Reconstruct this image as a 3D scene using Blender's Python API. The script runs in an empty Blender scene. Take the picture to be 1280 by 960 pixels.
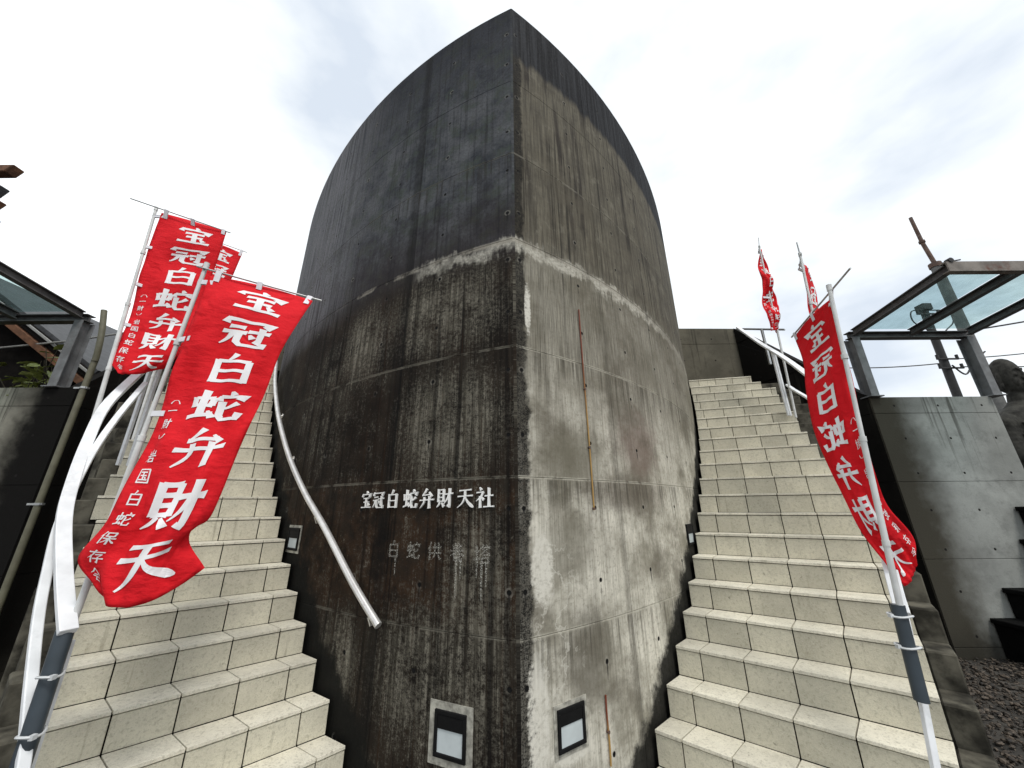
import bpy, bmesh, math, random
from mathutils import Vector, Matrix
random.seed(7)
sc = bpy.context.scene
COL = sc.collection
PI = math.pi

# ------------------------------------------------------------------ camera
EYE = 1.6565
cam_d = bpy.data.cameras.new('camera'); cam = bpy.data.objects.new('camera', cam_d); COL.objects.link(cam)
cam_d.sensor_width = 36; cam_d.lens = 452.0 / 1280 * 36
cam_d.clip_start = 0.05; cam_d.clip_end = 3000
cam.matrix_world = Matrix.Translation((0, 0, EYE)) @ Matrix.Rotation(PI/2 + 0.327, 4, 'X') @ Matrix.Rotation(-0.0079, 4, 'Z')
sc.camera = cam

# ------------------------------------------------------------------ light
SUN_EL, SUN_AZ = math.radians(58), math.radians(150)      # azimuth clockwise from +Y
world = bpy.data.worlds.new('World'); sc.world = world; world.use_nodes = True
wn = world.node_tree.nodes; wl = world.node_tree.links
for n in list(wn): wn.remove(n)
w_out = wn.new('ShaderNodeOutputWorld'); w_bg = wn.new('ShaderNodeBackground'); w_bg.inputs['Strength'].default_value = 0.1
sky = wn.new('ShaderNodeTexSky'); sky.sky_type = 'NISHITA'; sky.sun_disc = False
sky.sun_elevation = SUN_EL; sky.sun_rotation = SUN_AZ
tc = wn.new('ShaderNodeTexCoord')
def wnoise(scale, detail, rough, loc):
    mp = wn.new('ShaderNodeMapping'); mp.inputs['Location'].default_value = loc
    mp.inputs['Scale'].default_value = (1, 1, 2.2)
    wl.new(tc.outputs['Generated'], mp.inputs['Vector'])
    nz = wn.new('ShaderNodeTexNoise'); nz.inputs['Scale'].default_value = scale; nz.inputs['Detail'].default_value = detail
    nz.inputs['Roughness'].default_value = rough
    wl.new(mp.outputs['Vector'], nz.inputs['Vector']); return nz.outputs['Fac']
n_a = wnoise(1.5, 6, .52, (3.1, 1.7, .4))
cr = wn.new('ShaderNodeValToRGB'); wl.new(n_a, cr.inputs['Fac'])
el = cr.color_ramp.elements
el[0].position = .33; el[0].color = (6.3, 6.95, 7.8, 1)
el[1].position = .56; el[1].color = (11.2, 11.5, 11.6, 1)
e = el.new(.43); e.color = (8.6, 9.0, 9.3, 1)
mixw = wn.new('ShaderNodeMixRGB'); mixw.inputs['Fac'].default_value = .93
wl.new(sky.outputs['Color'], mixw.inputs['Color1']); wl.new(cr.outputs['Color'], mixw.inputs['Color2'])
wl.new(mixw.outputs['Color'], w_bg.inputs['Color']); wl.new(w_bg.outputs['Background'], w_out.inputs['Surface'])
sun_d = bpy.data.lights.new('sun', 'SUN'); sun_d.energy = 1.5; sun_d.angle = math.radians(14); sun_d.color = (1, .96, .9)
sun = bpy.data.objects.new('sun', sun_d); COL.objects.link(sun)
sdir = Vector((math.cos(SUN_EL)*math.sin(SUN_AZ), math.cos(SUN_EL)*math.cos(SUN_AZ), math.sin(SUN_EL)))
sun.rotation_euler = sdir.to_track_quat('Z', 'Y').to_euler(); sun.location = sdir * 30
vs = sc.view_settings; vs.view_transform = 'Standard'; vs.look = 'None'; vs.exposure = 0.3; vs.gamma = 1; vs.use_curve_mapping = False

# ------------------------------------------------------------------ helpers
def tag(o, label=None, cat=None, group=None, kind=None):
    if label: o['label'] = label
    if cat: o['category'] = cat
    if group: o['group'] = group
    if kind: o['kind'] = kind
    return o
def empty(name, loc=(0, 0, 0), label=None, cat=None, group=None):
    o = bpy.data.objects.new(name, None); COL.objects.link(o); o.location = loc; o.empty_display_size = .1
    return tag(o, label, cat, group)
def link(name, me, parent=None, mat=None):
    if mat and not me.materials: me.materials.append(mat)
    o = bpy.data.objects.new(name, me); COL.objects.link(o)
    if parent:
        o.parent = parent
        q, loc = parent, Vector((0, 0, 0))
        while q: loc += q.location; q = q.parent
        o.location = -loc            # geometry is given in world coordinates
    return o
class MB:
    def __init__(s): s.v = []; s.f = []; s.uv = None
    def add(s, vs_, fs):
        b = len(s.v); s.v += [tuple(v) for v in vs_]; s.f += [tuple(b+i for i in f) for f in fs]
    def hexa(s, p):                          # 8 points: bottom loop 0-3, top loop 4-7
        s.add(p, [(3,2,1,0),(4,5,6,7),(0,1,5,4),(1,2,6,5),(2,3,7,6),(3,0,4,7)])
    def box(s, a, b):
        x0,y0,z0 = a; x1,y1,z1 = b
        s.hexa([(x0,y0,z0),(x1,y0,z0),(x1,y1,z0),(x0,y1,z0),(x0,y0,z1),(x1,y0,z1),(x1,y1,z1),(x0,y1,z1)])
    def prism(s, poly, z0, z1):
        n = len(poly)
        s.add([(x,y,z0) for x,y in poly]+[(x,y,z1) for x,y in poly],
              [tuple(range(n-1,-1,-1)), tuple(range(n,2*n))]+[(i,(i+1)%n,n+(i+1)%n,n+i) for i in range(n)])
    def tube(s, pts, r, n=10, r1=None):
        pts = [Vector(p) for p in pts]; k = len(pts); vs_ = []; fs = []
        for i, p in enumerate(pts):
            t = (pts[min(i+1,k-1)]-pts[max(i-1,0)]).normalized()
            a = Vector((0,0,1)) if abs(t.z) < .95 else Vector((0,1,0))
            x = t.cross(a).normalized(); y = t.cross(x)
            rr = r if r1 is None else r+(r1-r)*i/(k-1)
            for j in range(n):
                c = 2*PI*j/n; vs_.append(p+x*math.cos(c)*rr+y*math.sin(c)*rr)
        for i in range(k-1):
            for j in range(n): fs.append((i*n+j, i*n+(j+1)%n, (i+1)*n+(j+1)%n, (i+1)*n+j))
        fs.append(tuple(range(n-1,-1,-1))); fs.append(tuple((k-1)*n+j for j in range(n)))
        s.add(vs_, fs)
    def bar(s, pts, w, h, up=(0,0,1)):       # rectangular section swept along pts
        pts = [Vector(p) for p in pts]; k = len(pts); vs_ = []; fs = []
        for i, p in enumerate(pts):
            t = (pts[min(i+1,k-1)]-pts[max(i-1,0)]).normalized()
            x = t.cross(Vector(up)).normalized(); y = x.cross(t).normalized()
            for a, b in ((-1,-1),(1,-1),(1,1),(-1,1)): vs_.append(p+x*a*w/2+y*b*h/2)
        for i in range(k-1):
            for j in range(4): fs.append((i*4+j, i*4+(j+1)%4, (i+1)*4+(j+1)%4, (i+1)*4+j))
        fs.append((3,2,1,0)); fs.append(tuple((k-1)*4+j for j in range(4)))
        s.add(vs_, fs)
    def mesh(s, name, mat=None, smooth=False, uv=None):
        me = bpy.data.meshes.new(name); me.from_pydata(s.v, [], s.f)
        bm = bmesh.new(); bm.from_mesh(me); bmesh.ops.recalc_face_normals(bm, faces=bm.faces); bm.to_mesh(me); bm.free()
        if mat: me.materials.append(mat)
        if smooth:
            for p in me.polygons: p.use_smooth = True
            me.set_sharp_from_angle(angle=math.radians(40))
        if uv:
            ul = me.uv_layers.new(name='UVMap')
            for lp in me.loops: ul.data[lp.index].uv = uv(me.vertices[lp.vertex_index].co)
        return me
    def build(s, name, mat, parent=None, smooth=False, uv=None):
        return link(name, s.mesh(name, mat, smooth, uv), parent)
def bevel(o, w=.004, seg=1):
    m = o.modifiers.new('bevel', 'BEVEL'); m.width = w; m.segments = seg; m.limit_method = 'ANGLE'; return o
def spline(pts, n=8):
    P = [Vector(p) for p in pts]; out = []
    for i in range(len(P)-1):
        a, b, c, d = P[max(i-1,0)], P[i], P[i+1], P[min(i+2,len(P)-1)]
        for j in range(n):
            t = j/n
            out.append(.5*((2*b)+(c-a)*t+(2*a-5*b+4*c-d)*t*t+(3*b-a-3*c+d)*t**3))
    return out+[P[-1]]

# ------------------------------------------------------------------ materials
class NT:
    def __init__(s, name, rough=.8, metal=0, spec=.5):
        s.m = bpy.data.materials.new(name); s.m.use_nodes = True
        s.t = s.m.node_tree; s.n = s.t.nodes; s.l = s.t.links
        s.b = s.n['Principled BSDF']; s.b.inputs['Roughness'].default_value = rough
        s.b.inputs['Metallic'].default_value = metal; s.b.inputs['Specular IOR Level'].default_value = spec
    def put(s, sock, v):
        if isinstance(v, bpy.types.NodeSocket): s.l.new(v, sock)
        elif isinstance(v, (int, float)) and sock.type in ('RGBA',): sock.default_value = (v, v, v, 1)
        elif isinstance(v, tuple) and sock.type == 'RGBA': sock.default_value = (*v[:3], 1)
        else: sock.default_value = v
    def math(s, op, a, b=0.0, clamp=False):
        x = s.n.new('ShaderNodeMath'); x.operation = op; x.use_clamp = clamp
        s.put(x.inputs[0], a); s.put(x.inputs[1], b); return x.outputs[0]
    def add(s, a, b): return s.math('ADD', a, b)
    def sub(s, a, b): return s.math('SUBTRACT', a, b)
    def mul(s, a, b): return s.math('MULTIPLY', a, b)
    def mx(s, a, b): return s.math('MAXIMUM', a, b)
    def mr(s, v, a, b, c=0.0, d=1.0):
        x = s.n.new('ShaderNodeMapRange'); x.interpolation_type = 'SMOOTHSTEP'
        for k, q in enumerate((v, a, b, c, d)): s.put(x.inputs[k], q)
        return x.outputs[0]
    def mix(s, f, a, b, mode='MIX'):
        x = s.n.new('ShaderNodeMixRGB'); x.blend_type = mode
        s.put(x.inputs[0], f); s.put(x.inputs[1], a); s.put(x.inputs[2], b); return x.outputs[0]
    def coord(s, which='Object'): return s.n.new('ShaderNodeTexCoord').outputs[which]
    def sep(s, v):
        x = s.n.new('ShaderNodeSeparateXYZ'); s.l.new(v, x.inputs[0]); return x.outputs
    def comb(s, x_, y_, z_=0.0):
        x = s.n.new('ShaderNodeCombineXYZ')
        for k, q in enumerate((x_, y_, z_)): s.put(x.inputs[k], q)
        return x.outputs[0]
    def noise(s, vec, scale, detail=4, rough=.55, stretch=None):
        if stretch:
            mp = s.n.new('ShaderNodeMapping'); mp.inputs['Scale'].default_value = stretch; s.l.new(vec, mp.inputs['Vector']); vec = mp.outputs[0]
        x = s.n.new('ShaderNodeTexNoise'); x.inputs['Scale'].default_value = scale; x.inputs['Detail'].default_value = detail
        x.inputs['Roughness'].default_value = rough; s.l.new(vec, x.inputs['Vector']); return x.outputs['Fac']
    def bump(s, h, strength=.3, dist=.01):
        x = s.n.new('ShaderNodeBump'); x.inputs['Strength'].default_value = strength; x.inputs['Distance'].default_value = dist
        s.l.new(h, x.inputs['Height']); s.l.new(x.outputs[0], s.b.inputs['Normal'])
    def col(s, v): s.put(s.b.inputs['Base Color'], v)
    def rnd(s): return s.n.new('ShaderNodeObjectInfo').outputs['Random']

def simple(name, c, rough=.6, metal=0, var=.25, scale=12, bump=.15, dirt=None, dirt_amt=.5, spec=.4):
    t = NT(name, rough, metal, spec); g = t.coord()
    n = t.noise(g, scale, 5)
    k = t.mr(n, .3, .7, 1-var, 1+var)
    cc = t.mix(1.0, c, t.comb(k, k, k), 'MULTIPLY')
    if dirt:
        d = t.mr(t.noise(g, scale*.35, 6, .7), .5, .68, 0, dirt_amt); cc = t.mix(d, cc, dirt)
    t.col(cc)
    if bump: t.bump(t.noise(g, scale*5, 4), bump, .004)
    return t.m

def tower_material():
    t = NT('stained_tower_concrete', .88, spec=.10)
    uv = t.coord('UV'); U, Z, _ = t.sep(uv)
    A = t.math('ABSOLUTE', U)
    isL = t.mr(U, -.004, .004, 1, 0)
    streak = t.noise(uv, 1, 5, .6, (9, .55, 1))
    streak2 = t.noise(uv, 1, 4, .6, (34, .9, 1))
    thin = t.noise(uv, 1, 3, .6, (120, 3.5, 1))
    blot = t.noise(uv, 1.9, 8, .62)
    blot2 = t.noise(uv, 5.5, 8, .68)
    fine = t.noise(uv, 38, 6, .7)
    speck = t.noise(uv, 120, 3, .7)
    def ell(s0, z0, rs, rz, signed=True):
        dx = t.math('DIVIDE', t.sub(U, s0), rs); dz = t.math('DIVIDE', t.sub(Z, z0), rz)
        d = t.math('SQRT', t.add(t.mul(dx, dx), t.mul(dz, dz)))
        return t.mr(t.add(d, t.mul(t.sub(blot2, .5), 1.6)), .35, 1.1, 1, 0)
    # ---- right, pale face
    light = t.mix(t.mr(blot, .34, .60), (.24, .225, .18), (.66, .635, .55))
    light = t.mix(t.mr(thin, .4, .7, 0, .5), light, (.22, .205, .16))
    light = t.mix(t.mr(streak2, .45, .72, 0, .5), light, (.23, .215, .17))
    light = t.mix(t.mr(fine, .48, .72, 0, .6), light, (.15, .14, .11))
    light = t.mix(t.mr(blot2, .5, .72, 0, .5), light, (.22, .205, .165))
    up = t.mr(t.add(Z, t.mul(t.sub(streak, .5), .6)), 3.35, 3.75, 0, .86)
    mid = t.mr(t.add(Z, t.add(t.mul(t.sub(streak, .5), 1.3), t.mul(t.sub(blot, .5), 1.2))), 1.75, 2.95, 0, .80)
    dirty = t.mix(t.mr(streak2, .3, .65), (.036, .031, .024), (.140, .126, .095))
    dirty = t.mix(t.mr(thin, .42, .68, 0, .6), dirty, (.045, .040, .031)); dirty = t.mix(t.mr(blot2, .48, .70, 0, .6), dirty, (.035, .030, .025)); dirty = t.mix(t.mr(blot2, .46, .34, 0, .35), dirty, (.24, .225, .18))
    R = t.mix(mid, light, t.mix(t.mr(thin, .35, .65), (.20, .185, .145), (.085, .078, .06))); R = t.mix(up, R, dirty)
    R = t.mix(t.mul(t.mr(streak, .52, .64), t.mr(Z, 3.4, 4.2, .12, .85)), R, (.024, .02, .018))
    R = t.mix(t.mul(t.mr(t.noise(uv, 1, 3, .5, (22, .35, 1)), .60, .68), t.mr(Z, 2.4, 3.8, 0, .8)), R, (.022, .02, .017))
    R = t.mix(t.mul(ell(1.3, 2.15, .4, .35), .55), R, (.15, .10, .085))
    R = t.mix(t.mul(ell(.45, 1.95, .45, .35), .65), R, (.12, .11, .08))
    R = t.mix(t.mul(ell(1.1, 1.74, .7, .16), .6), R, (.12, .10, .08))
    R = t.mix(t.mul(ell(.5, .85, .25, .3), .6), R, (.11, .10, .08))
    R = t.mix(t.mul(ell(.4, 1.45, .3, .25), .5), R, (.14, .13, .10))
    R = t.mix(t.mul(t.mr(t.noise(uv, 1.3, 7, .70), .48, .64), .62), R, (.105, .093, .07))
    jm = t.mul(t.mr(t.math('ABSOLUTE', t.add(t.sub(A, .93), t.mul(t.sub(blot2, .5), .06))), .06, .008, 0, .4), t.mr(streak, .35, .6))
    R = t.mix(jm, R, (.075, .068, .052))
    # fine lime veins low on the prow side
    vn = t.math('ABSOLUTE', t.sub(t.noise(uv, 3.2, 6, .6), .5))
    R = t.mix(t.mul(t.mul(t.mr(vn, .004, .016, 1, 0), ell(.25, 1.0, .28, .6)), .45), R, (.62, .60, .53))
    dark = t.mix(t.mr(fine, .4, .7), (.006, .0055, .005), (.026, .023, .019))
    edge = t.mr(t.add(A, t.add(t.mul(t.sub(blot2, .5), .14), t.mul(t.sub(blot, .5), .12))), .08, .115, 1, 0)
    edge = t.mul(edge, t.mr(t.add(speck, t.add(t.mul(fine, .6), t.mul(blot2, .5))), .9, 1.2, 1, .72))
    R = t.mix(edge, R, dark)
    cap = t.mr(t.add(Z, t.add(t.mul(t.sub(streak, .5), .22), t.mul(t.sub(streak2, .5), .12))), 5.64, 5.76)
    capc = t.mix(t.mr(streak2, .35, .7), (.007, .0075, .0095), (.034, .036, .041))
    R = t.mix(cap, R, capc)
    wp = t.mx(t.mx(ell(.17, 1.32, .14, .34), ell(.12, .62, .12, .5)), t.mx(ell(.11, 3.0, .05, .35), ell(.32, .45, .25, .12)))
    wn = t.mr(t.add(t.add(t.mul(blot2, .6), t.mul(fine, .5)), t.mul(wp, .42)), .82, 1.0)
    R = t.mix(t.mul(wn, t.mr(wp, 0, .3)), R, (.62, .60, .53))
    # ---- left, blackened face
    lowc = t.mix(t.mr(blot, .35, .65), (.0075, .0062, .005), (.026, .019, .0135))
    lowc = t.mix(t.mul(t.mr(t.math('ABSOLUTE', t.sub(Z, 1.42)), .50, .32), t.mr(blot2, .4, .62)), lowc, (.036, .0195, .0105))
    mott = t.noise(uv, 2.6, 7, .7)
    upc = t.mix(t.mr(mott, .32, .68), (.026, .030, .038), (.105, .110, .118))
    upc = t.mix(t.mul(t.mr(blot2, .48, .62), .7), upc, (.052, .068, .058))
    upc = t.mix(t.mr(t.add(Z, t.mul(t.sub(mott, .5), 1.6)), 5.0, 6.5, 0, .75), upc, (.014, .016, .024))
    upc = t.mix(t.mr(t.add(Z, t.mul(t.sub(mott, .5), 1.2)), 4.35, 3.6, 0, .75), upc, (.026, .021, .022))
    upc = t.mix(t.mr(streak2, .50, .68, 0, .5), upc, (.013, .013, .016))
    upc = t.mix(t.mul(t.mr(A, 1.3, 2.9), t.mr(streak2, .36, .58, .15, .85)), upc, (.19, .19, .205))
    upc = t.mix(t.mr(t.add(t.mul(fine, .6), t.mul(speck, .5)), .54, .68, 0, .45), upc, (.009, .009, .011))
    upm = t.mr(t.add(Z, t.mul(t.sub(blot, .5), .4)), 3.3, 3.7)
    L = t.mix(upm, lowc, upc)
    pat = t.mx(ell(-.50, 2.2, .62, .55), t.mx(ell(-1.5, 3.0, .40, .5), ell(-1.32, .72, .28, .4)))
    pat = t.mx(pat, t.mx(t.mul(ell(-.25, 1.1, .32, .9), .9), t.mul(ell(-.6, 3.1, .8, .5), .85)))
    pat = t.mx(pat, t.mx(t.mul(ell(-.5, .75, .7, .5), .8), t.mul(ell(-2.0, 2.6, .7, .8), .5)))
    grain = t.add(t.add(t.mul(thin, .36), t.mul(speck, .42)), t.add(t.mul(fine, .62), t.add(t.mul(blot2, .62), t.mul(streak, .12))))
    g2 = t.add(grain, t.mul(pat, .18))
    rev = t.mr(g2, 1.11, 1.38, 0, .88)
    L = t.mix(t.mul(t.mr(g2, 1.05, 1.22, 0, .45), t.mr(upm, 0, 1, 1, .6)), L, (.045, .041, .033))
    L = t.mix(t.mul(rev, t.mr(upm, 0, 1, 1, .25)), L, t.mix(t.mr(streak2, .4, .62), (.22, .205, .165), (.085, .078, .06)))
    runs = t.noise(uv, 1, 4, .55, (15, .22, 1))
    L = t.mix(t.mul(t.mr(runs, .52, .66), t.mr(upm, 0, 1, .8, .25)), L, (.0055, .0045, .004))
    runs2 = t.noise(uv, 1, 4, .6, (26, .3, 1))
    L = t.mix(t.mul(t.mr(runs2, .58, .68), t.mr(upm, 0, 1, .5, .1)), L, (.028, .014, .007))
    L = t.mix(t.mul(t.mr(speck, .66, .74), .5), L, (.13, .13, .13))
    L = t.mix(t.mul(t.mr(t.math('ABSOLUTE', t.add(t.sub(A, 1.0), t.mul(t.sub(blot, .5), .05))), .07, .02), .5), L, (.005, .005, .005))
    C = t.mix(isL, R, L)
    # pale lime band along the pour joint
    dz = t.math('ABSOLUTE', t.add(t.sub(Z, 3.53), t.add(t.mul(t.sub(blot2, .5), .34), t.add(t.mul(t.sub(blot, .5), .2), t.mul(t.sub(streak2, .5), .14)))))
    bl = t.mix(isL, t.mr(A, 1.8, 2.5, 1, .35), t.mr(t.add(A, t.mul(t.sub(blot, .5), .4)), .75, 1.0, .85, .0))
    bm_ = t.mul(t.mr(dz, .012, .085, 1, 0), t.mul(bl, t.mr(mott, .36, .52, .35, 1)))
    C = t.mix(t.mul(bm_, t.mr(fine, .3, .65, 1, .45)), C, (.52, .50, .43))
    jl = t.mr(t.math('ABSOLUTE', t.add(t.sub(Z, 3.57), t.mul(t.sub(fine, .5), .03))), .01, .03, .75, 0)
    C = t.mix(t.mul(t.mul(jl, t.mr(mott, .42, .55)), t.mr(A, 1.5, 2.2, 1, 0)), C, (.30, .28, .235))
    # pale laitance along the other pour joints, dark bleed under them
    for zj, am in ((1.827, .75), (2.689, .7), (.985, .5), (4.45, .35)):
        q = t.math('ABSOLUTE', t.add(t.sub(Z, zj), t.mul(t.sub(fine, .5), .016)))
        C = t.mix(t.mul(t.mul(t.mr(q, .004, .013, am, 0), t.mr(blot2, .40, .54)), t.mr(A, 1.4, 2.6, 1, .3)), C, t.mix(isL, (.44, .42, .35), (.17, .16, .13)))
        q2 = t.mul(t.mr(t.sub(zj, Z), .0, .02), t.mr(t.sub(zj, Z), .30, .03))
        C = t.mix(t.mul(t.mul(q2, t.mr(streak2, .46, .62)), .5), C, (.03, .026, .02))
    # dark band along the steps: gap shade and moss put into the colour
    line = t.add(t.mul(t.sub(A, 1.02), .88), .36)
    gr = t.mr(t.add(t.sub(Z, line), t.mul(t.sub(blot2, .5), .45)), .0, .13, 1, 0)
    C = t.mix(t.mul(gr, .96), C, (.008, .008, .007))
    # form tie holes
    fx = t.mul(t.sub(t.math('FRACT', t.math('DIVIDE', t.add(A, .25), .6)), .5), .6)
    fz = t.mul(t.sub(t.math('FRACT', t.math('DIVIDE', t.sub(Z, .551), .4377)), .5), .4377)
    hd = t.math('SQRT', t.add(t.mul(fx, fx), t.mul(fz, fz)))
    hole = t.mr(hd, .011, .015, 1, 0)
    ring = t.mul(t.mr(t.math('ABSOLUTE', t.sub(hd, .02)), .003, .008, 1, 0), t.mr(blot2, .45, .6))
    C = t.mix(t.mul(ring, .22), C, (.4, .38, .33))
    drip = t.mul(t.mul(t.mr(t.math('ABSOLUTE', fx), .004, .010, 1, 0), t.mr(fz, -.13, -.02)), t.mul(t.mr(fz, .01, 0.0), t.mr(blot2, .46, .56)))
    C = t.mix(t.mul(drip, .75), C, (.010, .009, .009))
    C = t.mix(hole, C, (.008, .008, .008))
    t.col(C)
    h = t.sub(t.add(t.mul(fine, .5), t.mul(thin, .35)), t.mul(hole, 2.5))
    t.bump(h, .55, .006)
    t.put(t.b.inputs['Roughness'], t.mr(fine, .3, .7, .75, .95))
    return t.m

def wall_material(name, base, dark, dark_to, mottled=.3, tie=True):
    t = NT(name, .92, spec=.15); uv = t.coord('UV'); U, Z, _ = t.sep(uv)
    blot = t.noise(uv, 1.6, 8, .6); blot2 = t.noise(uv, 5, 7, .65); fine = t.noise(uv, 40, 5, .7); streak = t.noise(uv, 1, 5, .6, (12, .5, 1))
    C = t.mix(t.mr(blot, .3, .7), tuple(c*(1-mottled) for c in base), tuple(c*(1+mottled*.6) for c in base))
    C = t.mix(t.mr(fine, .5, .75, 0, .3), C, tuple(c*.5 for c in base))
    C = t.mix(t.mr(blot2, .48, .72, 0, .5), C, tuple(c*.45 for c in base)); C = t.mix(t.mr(t.noise(uv, .8, 6, .6), .5, .66, 0, .45), C, tuple(c*.5 for c in base))
    C = t.mix(t.mul(t.mr(streak, .55, .68), t.mr(Z, 1.6, 3.0, .05, .7)), C, (.035, .033, .026))
    dk = t.mr(t.add(U, t.add(t.mul(t.sub(blot, .5), .3), t.mul(t.sub(blot2, .5), .40))), dark_to-.22, dark_to+.34, 1, 0)  # dark end zone: corner shade and moss painted in as colour
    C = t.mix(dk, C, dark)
    C = t.mix(t.mr(t.add(Z, t.mul(t.sub(blot2, .5), .3)), .05, .35, .8, 0), C, (.03, .028, .022))
    if tie:
        fx = t.mul(t.sub(t.math('FRACT', t.math('DIVIDE', U, .6)), .5), .6); fz = t.mul(t.sub(t.math('FRACT', t.math('DIVIDE', Z, .45)), .5), .45)
        hd = t.math('SQRT', t.add(t.mul(fx, fx), t.mul(fz, fz))); hole = t.mr(hd, .012, .017, 1, 0)
        C = t.mix(hole, C, (.012, .011, .01)); t.bump(t.sub(fine, t.mul(hole, 2.5)), .4, .006)
    else: t.bump(fine, .4, .006)
    t.col(C); return t.m

def tile_material(name, c):
    t = NT(name, .72, spec=.4); g = t.coord(); r = t.rnd()
    n = t.noise(g, 170, 3, .7); b = t.noise(g, 4.5, 6, .65); f = t.noise(g, 55, 4, .6)
    k = t.mul(t.mr(r, 0, 1, .86, 1.08), t.mr(b, .3, .7, .88, 1.08))
    C = t.mix(1.0, c, t.comb(k, k, k), 'MULTIPLY')
    C = t.mix(t.mr(f, .50, .70, 0, .40), C, (.24, .225, .17)); C = t.mix(t.mr(n, .52, .72, 0, .5), C, (.22, .205, .155))
    C = t.mix(t.mr(n, .40, .26, 0, .45), C, (.72, .70, .62))
    C = t.mix(t.mr(t.noise(g, 7, 8, .72), .58, .72, 0, .40), C, (.25, .23, .165))
    st = t.noise(g, 1, 4, .6, (22, 22, 1.6)); C = t.mix(t.mr(st, .60, .74, 0, .38), C, (.17, .155, .11))
    bt = t.noise(g, 1, 3, .7, (60, 60, 5)); C = t.mix(t.mr(bt, .70, .79, 0, .6), C, (.085, .075, .052)); gz = t.noise(g, 2.2, 8, .75); C = t.mix(t.mr(gz, .52, .70, 0, .24), C, (.24, .22, .165)); pit = t.noise(g, 30, 2, .5); C = t.mix(t.mr(pit, .72, .76, 0, .5), C, (.12, .11, .08))
    t.col(C); t.bump(t.add(n, t.mul(f, 1.6)), .6, .004); return t.m

def cloth_material():
    t = NT('red_cloth', .75, spec=.2); g = t.coord()
    n = t.noise(g, 3, 4); C = t.mix(t.mr(n, .3, .7), (.74, .010, .018), (.86, .018, .030)); t.col(C)
    w = t.noise(g, 420, 2); cz = t.noise(g, 7, 5, .6, (1, 1, 2.2)); cz2 = t.math('ABSOLUTE', t.sub(t.noise(g, 3.5, 3, .5, (1, 1, .7)), .5)); t.bump(t.add(t.mul(w, .06), t.add(cz, t.mr(cz2, 0, .05, 0, .25))), .55, .03)
    tr = t.n.new('ShaderNodeBsdfTranslucent'); t.put(tr.inputs['Color'], C)
    ms = t.n.new('ShaderNodeMixShader'); ms.inputs[0].default_value = .25
    t.l.new(t.b.outputs[0], ms.inputs[1]); t.l.new(tr.outputs[0], ms.inputs[2]); t.l.new(ms.outputs[0], t.n['Material Output'].inputs['Surface'])
    return t.m
def glass_material():
    t = NT('dusty_glass', .12, spec=.5); g = t.coord()
    n = t.noise(g, 6, 7, .7)
    t.col((.55, .68, .68))
    tr = t.n.new('ShaderNodeBsdfTransparent'); tr.inputs['Color'].default_value = (.80, .90, .90, 1)
    ms = t.n.new('ShaderNodeMixShader'); t.put(ms.inputs[0], t.mr(n, .35, .7, .10, .20))
    t.l.new(tr.outputs[0], ms.inputs[1]); t.l.new(t.b.outputs[0], ms.inputs[2]); t.l.new(ms.outputs[0], t.n['Material Output'].inputs['Surface'])
    return t.m
def faded_material():
    t = NT('faded_white_paint', .85); uv = t.coord('UV')
    t.col((.66, .65, .58)); n = t.noise(uv, 22, 5, .75); s2 = t.noise(uv, 1, 4, .7, (70, 14, 1))
    tr = t.n.new('ShaderNodeBsdfTransparent'); ms = t.n.new('ShaderNodeMixShader')
    t.put(ms.inputs[0], t.mul(t.mr(n, .465, .61, 0, .85), t.mr(s2, .34, .54)))
    t.l.new(tr.outputs[0], ms.inputs[1]); t.l.new(t.b.outputs[0], ms.inputs[2]); t.l.new(ms.outputs[0], t.n['Material Output'].inputs['Surface'])
    return t.m
def rod_material():
    t = NT('rusty_rod', .7); g = t.coord('Generated'); _, _, Z = t.sep(g)
    n = t.noise(g, 30, 4)
    C = t.mix(t.mr(Z, .35, .75), (.40, .25, .075), (.17, .035, .016)); C = t.mix(t.mr(n, .45, .7, 0, .6), C, (.20, .06, .015)); t.col(C)
    return t.m
M = {}
M['tower'] = tower_material()
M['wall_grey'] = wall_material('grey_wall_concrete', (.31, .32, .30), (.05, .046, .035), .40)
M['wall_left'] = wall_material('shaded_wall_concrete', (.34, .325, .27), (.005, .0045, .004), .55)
M['wall_black'] = wall_material('shade_black_concrete', (.009, .008, .0065), (.006, .0055, .0045), .3, .5)  # shade of the gap beside the stairs put into an even black
M['wall_olive'] = wall_material('olive_concrete', (.125, .115, .088), (.09, .08, .06), -.5, .3)
M['tread'] = tile_material('tread_tile_lit_stone', (.70, .665, .55))  # paler copy of the tile: light from above put into the colour
M['riser'] = tile_material('riser_tile_shaded_stone', (.55, .52, .415))  # darker copy of the tile: weaker light on upright faces put into the colour
M['grout'] = simple('dark_grout', (.010, .009, .007), .95, var=.5, scale=20, spec=.1)
M['edge'] = simple('mossy_edge_concrete', (.075, .070, .055), .95, var=.7, scale=6, bump=.5, dirt=(.006, .0055, .0045), dirt_amt=.95, spec=.15)
M['red'] = cloth_material()
M['ink'] = simple('white_print', (.80, .79, .80), .7, var=.06, scale=5, bump=0)
M['letter'] = simple('white_letter_paint', (.82, .82, .80), .5, var=.05, bump=0)
M['faded'] = faded_material()
M['white'] = simple('white_rail_paint', (.78, .80, .82), .38, var=.08, scale=10, bump=.05, dirt=(.30, .31, .31), dirt_amt=.3)
M['pole'] = simple('pale_pole_plastic', (.62, .63, .62), .4, var=.12, scale=8, bump=.03)
M['steel'] = simple('steel_rod', (.42, .43, .43), .35, metal=.7, var=.15, bump=.03)
M['rail'] = simple('brushed_steel_rail', (.70, .69, .67), .30, metal=.55, var=.1, bump=.03)
M['sleeve'] = simple('slate_plastic_pipe', (.045, .058, .070), .42, var=.15, scale=6, bump=.04)
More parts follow.
